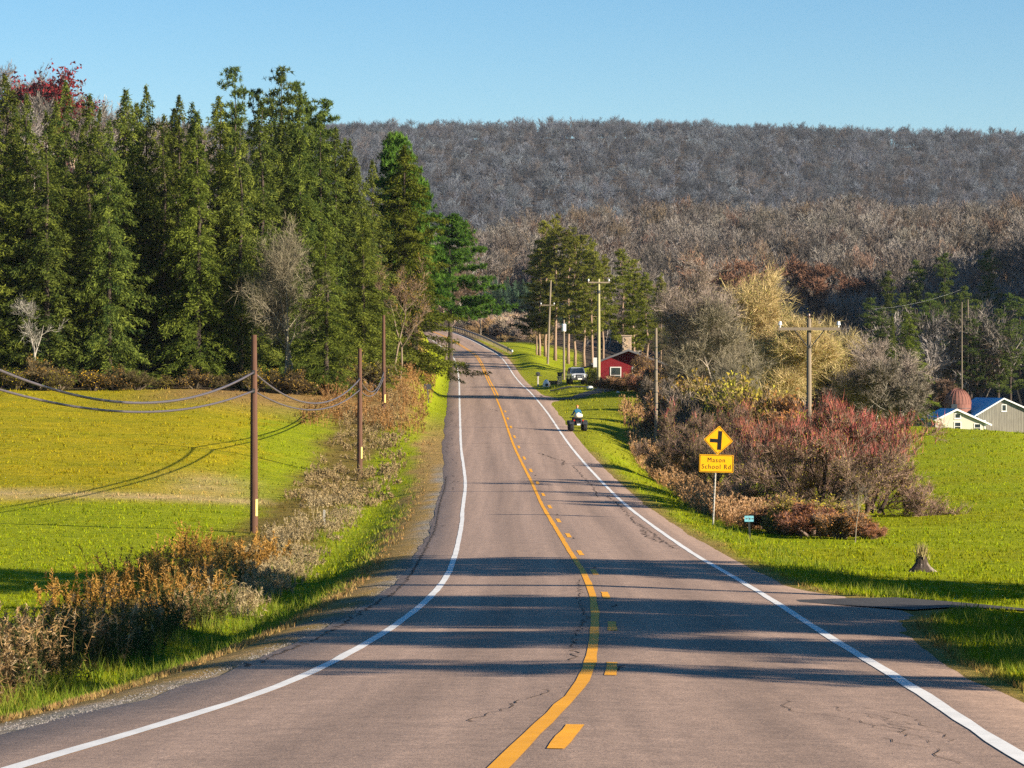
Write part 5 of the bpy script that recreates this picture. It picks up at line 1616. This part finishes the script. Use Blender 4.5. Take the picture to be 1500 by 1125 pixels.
# ------------------------------------------------------------------ barn, farmhouse and silo beyond the field
D0 = 386
def bx(px): return (px - CX) / FPX * D0
zb = -6.6
fh = empty('farmhouse', (bx(1407), D0, zb), R_(6)); tag(fh, 'cream farmhouse with a blue metal roof at the top of the green field', 'farmhouse')
hw = 3.3
m = MB(); m.prism([(-hw, 0), (hw, 0), (hw, 1.5), (-.55, 3.2), (-hw, 1.9)], 'y', 0, 8); m.build('wall', M['cream_boards'], fh)
for (x0, z0), (x1, z1) in (((-.55, 3.28), (-hw - .35, 1.78)), ((-.55, 3.28), (hw + .9, 1.2))):
    m = MB(); m.prism([(x0, z0 + .04), (x1, z1 + .04), (x1, z1 - .06), (x0, z0 - .06)], 'y', -.3, 8.3); m.build('roof', M['roof_blue'], fh)
    m = MB(); m.prism([(x0, z0 + .05), (x1, z1 + .05), (x1, z1 - .2), (x0, z0 - .2)], 'y', -.38, -.31); m.build('barge_board', M['trim_white'], fh)
window(fh, -.4, 2.35, .85, .7, sash=False)
window(fh, -.4, .95, .95, 1.25)
window(fh, 2.3, .75, .95, 1.2)
m = MB(); m.box((-hw - .02, -.02, 1.0), (.16, .1, 2.0)); m.build('corner_board', M['trim_white'], fh)
m = MB(); m.box((hw + .02, -.02, .9), (.16, .1, 1.8)); m.build('corner_board', M['trim_white'], fh)
# silo
sl = empty('silo', (bx(1413) + .9, D0 + 12, zb + .55), 0); tag(sl, 'rusty brown silo with a ribbed domed top behind the cream farmhouse', 'silo')
r0 = 1.85
m = MB(); m.lathe([(r0, -1), (r0, 3.3)], (0, 0, 0), 32); m.build('wall', M['silo'], sl, smooth=False)
m = MB(); m.lathe([(r0 + .03, 3.3)] + [((r0 + .03) * math.cos(a), 3.3 + 2.1 * math.sin(a)) for a in np.linspace(.1, 1.5, 9)], (0, 0, 0), 32); dm = m.build('dome', M['silo'], sl)
for k in range(24):
    a = 2 * PI * k / 24
    m = MB(); m.tube([((r0 + .05) * math.cos(t) * math.cos(a), (r0 + .05) * math.cos(t) * math.sin(a), 3.3 + 2.13 * math.sin(t)) for t in np.linspace(0, 1.5, 7)], .035, 4); m.build('dome_rib', M['silo'], dm)
for z in np.arange(.3, 3.3, .6):
    m = MB(); m.lathe([(r0 + .03, z), (r0 + .03, z + .07)], (0, 0, 0), 32); m.build('hoop', M['dark_metal'], sl)
m = MB(); m.box((-.75, -r0 + .12, 2.0), (.8, .5, 2.6)); m.build('chute', M['dark_metal'], sl)
# barn
bn = empty('barn', (bx(1497), D0 + 9, zb), R_(7)); tag(bn, 'weathered grey barn with a bright blue roof at the right edge of the photo', 'barn')
hw, ev, ap, dp_ = 4.6, 2.2, 4.55, 13
ax = -1.0
m = MB(); m.prism([(-hw, 0), (hw, 0), (hw, ev), (ax, ap), (-hw, ev + .2)], 'y', 0, dp_); m.build('wall', M['barn_boards'], bn)
x = -hw
rr = random.Random(9)
while x < hw - .1:
    w = rr.uniform(.2, .3)
    xm = x + w / 2
    top = (ev + .2 + (ap - ev - .2) * (xm + hw) / (ax + hw)) if xm < ax else (ap + (ev - ap) * (xm - ax) / (hw - ax))
    b = MB(); b.box((xm, -.018 - rr.uniform(0, .02), (top - .12 + rr.uniform(0, .15)) / 2), (w - .035, .03, top - .12 - rr.uniform(0, .1))); b.build('board', M['barn_boards'], bn)
    x += w
# the barn's long side faces left; its roof slope shows blue
for x1, z1 in ((-hw - .5, ev - .02), (hw + .5, ev - .25)):
    m = MB(); m.prism([(ax, ap + .16), (x1, z1 + .14), (x1, z1), (ax, ap + .02)], 'y', -.4, dp_ + .4); m.build('roof', M['roof_blue'], bn)
    m = MB(); m.prism([(ax, ap + .17), (x1, z1 + .15), (x1, z1 - .06), (ax, ap - .03)], 'y', -.47, -.41); m.build('barge_board', M['trim_white'], bn)
window(bn, ax + .1, 3.35, .7, .95, y=-.06, sash=False)


# ------------------------------------------------------------------ off-road car parked before the house
cp = on_ground(845, 292); cp.z = gz(cp.x, 290) + .0
car = empty('parked_car', cp, R_(6)); tag(car, 'silver off-road car with a dark front bumper parked beside the transformer pole', 'car')
m = MB(); m.prism([(-2.1, .62), (-2.15, .95), (-2.05, 1.08), (2.0, 1.08), (2.1, .95), (2.1, .55), (-1.95, .55)], 'x', -.8, .8); m.build('body', M['silver_paint'], car, bevel=.05)
m = MB(); m.add([(-.78, -.75, 1.08), (.78, -.75, 1.08), (.78, 1.9, 1.08), (-.78, 1.9, 1.08), (-.64, -.30, 1.74), (.64, -.30, 1.74), (.64, 1.75, 1.74), (-.64, 1.75, 1.74)],
                [(3, 2, 1, 0), (4, 5, 6, 7), (0, 1, 5, 4), (1, 2, 6, 5), (2, 3, 7, 6), (3, 0, 4, 7)]); m.build('cabin', M['silver_paint'], car, bevel=.04)
m = MB(); m.add([(-.68, -.735, 1.13), (.68, -.735, 1.13), (.58, -.37, 1.67), (-.58, -.37, 1.67)], [(0, 1, 2, 3)]); o = m.build('windscreen', M['glass'], car); o.location = (0, -.012, .004)
for s in (-1, 1):
    m = MB(); m.add([(s * .785, -.45, 1.14), (s * .785, 1.7, 1.14), (s * .66, 1.6, 1.66), (s * .66, -.2, 1.66)], [(0, 1, 2, 3)]); o = m.build('side_window', M['glass'], car); o.location = (s * .012, 0, 0)
    m = MB(); m.lathe([(.06, -2.19), (.11, -2.19), (.11, -2.12)], (s * .52, 0, .86), 12, 'y'); m.build('headlight', M['lamp_glass'], car)
    m = MB(); m.box((s * .95, -.6, 1.2), (.2, .09, .17)); m.build('mirror', M['black_plastic'], car, bevel=.02)
    for y in (-1.35, 1.35):
        m = MB(); m.lathe([(.2, -.13), (.36, -.13), (.4, -.09), (.4, .09), (.36, .13), (.2, .13)], (s * .74, y, .40), 18, 'x'); t = m.build('wheel', M['rubber'], car)
        m = MB(); m.lathe([(.06, -.11), (.19, -.12), (.21, .12), (.06, .11)], (s * .745, y, .40), 12, 'x'); m.build('rim', M['dark_metal'], t)
        m = MB(); m.box((s * .82, y, .86), (.3, 1.0, .09)); m.build('fender', M['black_plastic'], car, bevel=.02)
m = MB(); m.box((0, -2.165, .84), (.62, .04, .3)); gl = m.build('grille', M['black_plastic'], car)
for k in range(7):
    m = MB(); m.box((-.24 + .08 * k, -2.19, .84), (.03, .02, .25)); m.build('grille_slot', M['silver_paint'], gl)
m = MB(); m.box((0, -2.32, .56), (1.66, .22, .22)); m.build('bumper', M['black_plastic'], car, bevel=.03)
m = MB(); m.tube([(-.45, -2.36, .66), (-.36, -2.34, 1.0), (.36, -2.34, 1.0), (.45, -2.36, .66)], .03, 6); m.build('push_bar', M['black_plastic'], car)
m = MB(); m.box((0, -1.42, 1.10), (1.2, 1.1, .06)); m.build('hood', M['silver_paint'], car, bevel=.02)
m = MB(); m.box((0, -2.44, .58), (.42, .012, .12)); m.build('number_plate', M['white_paint'], car)
m = MB(); m.box((0, -.2, 1.79), (1.1, .1, .07)); m.build('roof_rack', M['black_plastic'], car)

# ------------------------------------------------------------------ quad bike with its rider
qy = 199.0
qp = Vector(((845.5 - CX) / FPX * qy, qy, 0)); qp.z = max(gz(qp.x, qy), float(road_surf(qp.x - road_x(qy), qy)) - .02)
atv = empty('quad_bike', qp, R_(5)); tag(atv, 'dark quad bike riding along the right shoulder of the road', 'quad bike')
m = MB(); m.prism([(-.75, .42), (-.82, .72), (-.55, .80), (.35, .80), (.80, .84), (.92, .62), (.75, .38)], 'x', -.19, .19); m.build('body', M['black_plastic'], atv, bevel=.03)
for s in (-1, 1):
    for y, r, w in ((-.62, .31, .28), (.66, .30, .22)):
        m = MB(); m.lathe([(.13, -w / 2), (r - .04, -w / 2), (r, -w / 2 + .05), (r, w / 2 - .05), (r - .04, w / 2), (.13, w / 2)], (s * .46, y, r), 18, 'x'); t = m.build('wheel', M['rubber'], atv)
        m = MB(); m.lathe([(.03, -w / 2 + .03), (.125, -w / 2 + .02), (.125, w / 2 - .02), (.03, w / 2 - .03)], (s * .46, y, r), 12, 'x'); m.build('rim', M['metal_grey'], t)
        f = MB()
        n = 7
        arc = [(y + (r + .07) * math.cos(a), r + (r + .07) * math.sin(a) + .03) for a in np.linspace(R_(20), R_(160), n)]
        arc2 = [(a + (0), b + .03) for a, b in arc]
        f.prism(arc + arc2[::-1], 'x', s * .30, s * .62); f.build('fender', M['dark_metal'], atv)
    m = MB(); m.lathe([(.03, -.93), (.055, -.93), (.055, -.90)], (s * .30, 0, .74), 10, 'y'); m.build('tail_light', M['red_lens'], atv)
    m = MB(); m.tube([(s * .02, .42, .98), (s * .2, .40, 1.08), (s * .38, .30, 1.08)], .02, 6); m.build('handlebar', M['dark_metal'], atv)
for y0, y1, z in ((-.98, -.42, .90), (.45, .95, .93)):
    m = MB()
    m.tube([(-.42, y0, z), (.42, y0, z), (.42, y1, z), (-.42, y1, z), (-.42, y0, z)], .018, 6)
    for k in range(6): m.tube([(-.32 + .128 * k, y0, z), (-.32 + .128 * k, y1, z)], .012, 5)
    m.build('rack', M['dark_metal'], atv)
m = MB(); m.box((0, -.12, .85), (.32, .75, .12)); m.build('seat', M['rubber'], atv, bevel=.04)
m = MB(); m.box((0, -.9, .5), (.34, .06, .2)); m.build('rear_guard', M['dark_metal'], atv, bevel=.01)
m = MB(); m.box((0, -.955, .46), (.22, .012, .1)); m.build('number_plate', M['white_paint'], atv)
# pale sack tied on the rear rack
rr = random.Random(4)
bm = bmesh.new(); bmesh.ops.create_icosphere(bm, subdivisions=3, radius=1)
for v in bm.verts:
    n = 1 + .12 * math.sin(v.co.x * 5 + 1) * math.cos(v.co.y * 4) + .06 * math.sin(v.co.z * 9 + v.co.x * 7)
    v.co = Vector((v.co.x * .31 * n, v.co.y * .24 * n, max(v.co.z, -.75) * .20 * n + .16))
for f in bm.faces: f.smooth = True
me = bpy.data.meshes.new('sack'); bm.to_mesh(me); bm.free(); me.materials.append(M['sack'])
sk = link('sack', me); sk.location = qp + Vector((.06, -.68, .905)); sk.rotation_euler = (0, 0, R_(15))
tag(sk, 'pale sack lying on the rear rack of the quad bike', 'sack')

def skin_body(name, joints, edges, mat, parent, sub=2, root=0):
    me = bpy.data.meshes.new(name)
    me.from_pydata([j[:3] for j in joints], edges, [])
    o = link(name, me)
    md = o.modifiers.new('skin', 'SKIN'); md.use_smooth_shade = True
    for i, j in enumerate(joints):
        sv = me.skin_vertices[0].data[i]
        sv.radius = (j[3], j[4] if len(j) > 4 else j[3]); sv.use_root = (i == root)
    s = o.modifiers.new('sub', 'SUBSURF'); s.levels = sub; s.render_levels = sub
    bpy.context.view_layer.update()
    m2 = bpy.data.meshes.new_from_object(o.evaluated_get(bpy.context.evaluated_depsgraph_get()))
    bpy.data.objects.remove(o)
    m2.name = name
    m2.materials.clear(); m2.materials.append(mat)
    for p in m2.polygons: p.use_smooth = True
    return link(name, m2, parent)
per = empty('person', qp + Vector((0, 0, 0)), R_(5)); tag(per, 'rider in a blue jacket and orange cap sitting on the quad bike', 'person')
# seated body, hands forward on the bar: pelvis, waist, chest, neck, head, arms, legs (one surface)
J = [(0, -.14, .97, .15, .13), (0, -.12, 1.14, .14, .11), (0, -.08, 1.34, .17, .12), (0, -.05, 1.47, .09, .08), (0, -.02, 1.56, .055, .055),
     (.17, -.06, 1.42, .075), (.27, .06, 1.20, .055), (.33, .26, 1.11, .042), (.365, .31, 1.10, .035),
     (-.17, -.06, 1.42, .075), (-.27, .06, 1.20, .055), (-.33, .26, 1.11, .042), (-.365, .31, 1.10, .035),
     (.13, -.08, .94, .10), (.27, .26, .86, .08), (.29, .16, .50, .055), (.29, .30, .45, .045),
     (-.13, -.08, .94, .10), (-.27, .26, .86, .08), (-.29, .16, .50, .055), (-.29, .30, .45, .045)]
E = [(0, 1), (1, 2), (2, 3), (3, 4), (2, 5), (5, 6), (6, 7), (7, 8), (2, 9), (9, 10), (10, 11), (11, 12), (0, 13), (13, 14), (14, 15), (15, 16), (0, 17), (17, 18), (18, 19), (19, 20)]
body = skin_body('body', J, E, M['jacket'], per)
body.data.materials.append(M['trousers'])
for p in body.data.polygons:
    if p.center.z < .98: p.material_index = 1
def ell(name, c, r, mat, parent, sub=3, squash=None):
    bm = bmesh.new(); bmesh.ops.create_icosphere(bm, subdivisions=sub, radius=1)
    for v in bm.verts:
        q = Vector(v.co)
        if squash: q = squash(q)
        v.co = Vector((c[0] + q.x * r[0], c[1] + q.y * r[1], c[2] + q.z * r[2]))
    for f in bm.faces: f.smooth = True
    me = bpy.data.meshes.new(name); bm.to_mesh(me); bm.free(); me.materials.append(mat)
    return link(name, me, parent)
def headshape(q):
    # narrower jaw, a nose on the forward side
    k = 1 - .22 * max(0, -q.z)
    y = q.y + (.16 * math.exp(-((q.z + .12) / .18) ** 2 - (q.x / .2) ** 2) if q.y > .5 else 0)
    return Vector((q.x * k, y * k, q.z))
hd_ = ell('head', (0, .01, 1.66), (.078, .10, .118), M['skin'], per, 3, headshape)
for s in (-1, 1):
    ell('ear', (s * .08, .0, 1.65), (.014, .03, .035), M['skin'], hd_, 2)
    ell('eye', (s * .03, .095, 1.675), (.012, .01, .009), M['sign_black'], hd_, 2)
m = MB(); m.box((0, .098, 1.605), (.045, .012, .01)); m.build('mouth', M['trousers'], hd_)
cap = ell('cap', (0, .0, 1.70), (.088, .108, .085), M['orange_cap'], per, 3, lambda q: Vector((q.x, q.y, max(q.z, -.05))))
m = MB(); m.prism([(-.07, .08), (.07, .08), (.05, .2), (-.05, .2)], 'z', 1.695, 1.708); m.build('cap_peak', M['orange_cap'], cap)
for s in (-1, 1):       # hands: a palm, four bent fingers and a thumb closed round the grip
    hx, hy, hz = s * .365, .315, 1.10
    hj = [(hx, hy, hz, .030, .022), (hx, hy + .05, hz + .012, .034, .02)]
    he = [(0, 1)]
    for k, (dx, L) in enumerate(((-.027, .040), (-.009, .045), (.009, .042), (.027, .034))):
        b = len(hj)
        hj += [(hx + dx, hy + .075, hz + .008, .0095), (hx + dx, hy + .085 + L * .3, hz - .022, .0085), (hx + dx, hy + .06, hz - .022 - L * .6, .0075)]
        he += [(1, b), (b, b + 1), (b + 1, b + 2)]
    b = len(hj)
    hj += [(hx - s * .036, hy + .03, hz - .01, .011), (hx - s * .036, hy + .055, hz - .035, .009)]
    he += [(0, b), (b, b + 1)]
    skin_body('hand', hj, he, M['skin'], per, 1)

# ------------------------------------------------------------------ small things by the house drive
def place(px, D): return on_ground(px, D)
p = place(788, 305); mb = empty('mailbox', p, .2); tag(mb, 'dark mailbox on a pale post at the edge of the road', 'mailbox')
m = MB(); m.box((0, 0, .55), (.16, .16, 1.3)); m.build('post', M['galv'], mb, bevel=.01)
m = MB(); m.prism([(-.16, 0), (.16, 0), (.16, .2)] + [(.16 * math.cos(a), .2 + .16 * math.sin(a)) for a in np.linspace(.2, PI - .2, 7)] + [(-.16, .2)], 'y', -.35, .35); o = m.build('box', M['dark_metal'], mb); o.location = (0, 0, 1.2)
m = MB(); m.box((0, -.36, 1.36), (.28, .015, .26)); d_ = m.build('door', M['black_plastic'], mb)
m = MB(); m.box((0, -.375, 1.46), (.04, .02, .03)); m.build('latch', M['chrome'], d_)
m = MB(); m.box((.17, -.1, 1.45), (.012, .16, .1)); m.build('flag', M['red_lens'], mb)
m = MB(); m.box((0, 0, 1.19), (.9, .12, .05)); m.build('cross_board', M['dark_metal'], mb)
p = place(800, 300); ig = empty('dog_house', p, 0); tag(ig, 'white domed dog house with a dark round entrance beside the mailbox', 'dog house')
m = MB(); m.lathe([(.36, -.05), (.36, .2)] + [(.36 * math.cos(a) + .0, .2 + .62 * math.sin(a)) for a in np.linspace(.15, 1.5, 8)], (0, 0, 0), 20); m.build('dome', M['white_paint'], ig, smooth=True)
m = MB(); m.lathe([(.17, -.50), (.2, -.50), (.2, -.28), (.17, -.28)], (.06, 0, .24), 16, 'y'); m.build('entrance_tunnel', M['white_paint'], ig)
m = MB(); m.lathe([(.001, -.512), (.155, -.512), (.155, -.505)], (.06, 0, .24), 16, 'y'); m.build('entrance', M['sign_black'], ig)
p = place(820, 300); bp = empty('planter_pillar', p, 0); tag(bp, 'short tan stone pillar with a dark planter on top beside the dog house', 'pillar')
for k in range(5):
    for j in range(2):
        m = MB(); m.box((-.13 + .26 * j + (.03 if k % 2 else -.03), 0, .08 + .16 * k), (.25, .5, .145)); m.build('block', M['brick_tan'], bp, bevel=.02)
m = MB(); m.lathe([(.2, .86), (.3, 1.2), (.32, 1.2), (.32, 1.26)], (0, 0, 0), 12); m.build('pot', M['dark_metal'], bp)
m = MB(); m.box((0, 0, .84), (.62, .6, .06)); m.build('cap', M['stone'], bp)
p = place(811, 303); tr = empty('trough', p, .05); tag(tr, 'long low dark trough on the grass between dog house and pillar', 'trough')
m = MB(); m.prism([(-.25, .1), (.25, .1), (.32, .5), (.26, .5), (.2, .18), (-.2, .18), (-.26, .5), (-.32, .5)], 'x', -.55, .55); m.build('basin', M['dark_metal'], tr)
for s in (-1, 1):
    m = MB(); m.box((s * .4, 0, .03), (.1, .5, .14)); m.build('foot', M['post_wood'], tr)
p = place(872, 288); wb = empty('notice_board', p, -.1); tag(wb, 'small white board on two legs left of the red house', 'board')
m = MB(); m.box((0, 0, 2.35), (.42, .05, .95)); m.build('panel', M['trim_white'], wb, bevel=.01)
for s in (-1, 1):
    m = MB(); m.box((s * .15, .06, 1.3), (.06, .06, 2.9)); m.build('leg', M['post_wood'], wb)
for i, (px, top, D, lb) in enumerate([(865, 534, 287, 'dark evergreen shrub left of the red house under the white board'), (872, 540, 281, 'dark evergreen shrub at the foot of the tall yellowish pole')]):
    V, C = spruce_crown(1000 + i, 2.4, R=1.0, nlv=14, z0=.04, dens=22, droop=.15, ca=(.016, .022, .012), cb=(.045, .055, .02))
    V = V.reshape(-1, 3, 3); cen = V[:, :1]; V = (cen + (V - cen) * .45).reshape(-1, 3)
    tree_at(px, top, D, [('stem', trunk_mesh('stem', 2.0, .05, M['bark_dark'], 1010 + i, n=4, sides=5)), ('crown', tri_mesh('crown', V, M['needles'], C))], 2.4, lb, 'shrub', 'evergreen_shrub')
def rock(px, D, size, label, mat, seed, name='boulder'):
    rr = random.Random(seed)
    bm = bmesh.new(); bmesh.ops.create_icosphere(bm, subdivisions=2, radius=1)
    for v in bm.verts:
        k = 1 + rr.uniform(-.14, .14)
        v.co = Vector((v.co.x * size[0] * k, v.co.y * size[1] * k, v.co.z * size[2] * k))
    me = bpy.data.meshes.new(name); bm.to_mesh(me); bm.free(); me.materials.append(mat)
    o = link(name, me); o.location = on_ground(px, D, size[2] * .5); return tag(o, label, 'boulder')
rock(864, 274, (.34, .3, .22), 'pale boulder on the grass left of the tall yellowish pole', M['trim_white'], 2)
rock(905, 262, (.16, .14, .12), 'small pale stone lying in the shade under the hedge', M['trim_white'], 3)

# ------------------------------------------------------------------ stump with root flare and dead ivy on the right lawn
p = on_ground(1350, 80); st = empty('tree_stump', p, .4); tag(st, 'old stump with spreading roots and a tuft of dead stems on the lawn', 'tree stump')
m = MB()
n = 14
prof = [(.40, -.08), (.30, .06), (.19, .22), (.15, .36), (.14, .42)]
vs = []
rr = random.Random(12)
ph = [rr.uniform(.75, 1.3) for _ in range(n)]
for r0, z in prof:
    for k in range(n):
        a = 2 * PI * k / n; q = 1 + (ph[k] - 1) * (1.6 if z < .1 else .5)
        vs.append((r0 * q * math.cos(a), r0 * q * math.sin(a), z + (0 if z < .3 else (ph[k] - 1) * .15)))
fs = [(i * n + k, i * n + (k + 1) % n, (i + 1) * n + (k + 1) % n, (i + 1) * n + k) for i in range(len(prof) - 1) for k in range(n)] + [tuple((len(prof) - 1) * n + k for k in range(n))]
m.add(vs, fs).build('stump', M['bark_dark'], st)
for k in range(9):
    a = 2 * PI * k / 9 + rr.uniform(-.2, .2); L = rr.uniform(.3, .48)
    m = MB(); m.tube([(.12 * math.cos(a), .12 * math.sin(a), .24), (.24 * math.cos(a), .24 * math.sin(a), .1), (L * math.cos(a), L * math.sin(a), -.03)], [.05, .045, .02], 6); m.build('root', M['bark_grey'], st)
r = np.random.default_rng(13)
n = 260
C = np.stack([r.normal(0, .07, n), r.normal(0, .07, n), r.uniform(.3, .6, n)], 1)
A = unit(np.stack([r.normal(0, .3, n), r.normal(0, .3, n), np.ones(n)], 1))
link('dead_stems', tri_mesh('dead_stems', tris(C, A, perp(A, r), r.uniform(.12, .35, n), r.uniform(.012, .03, n)), M['leaves'], rep3(lerpc((.14, .10, .05), (.38, .30, .15), r.uniform(0, 1, n)))), st)

# ------------------------------------------------------------------ haze of the valley air
hz = MB(); hz.box((0, 1600, 150), (3600, 3800, 330))
hm, hnt, hout = new_mat('haze')
pv = hnt.nodes.new('ShaderNodeVolumePrincipled')
pv.inputs['Density'].default_value = HAZE
pv.inputs['Color'].default_value = (.80, .88, 1.0, 1)
pv.inputs['Anisotropy'].default_value = .2
hnt.links.new(pv.outputs[0], hout.inputs['Volume'])
ho = hz.build('haze', hm)
tag(ho, kind='stuff')
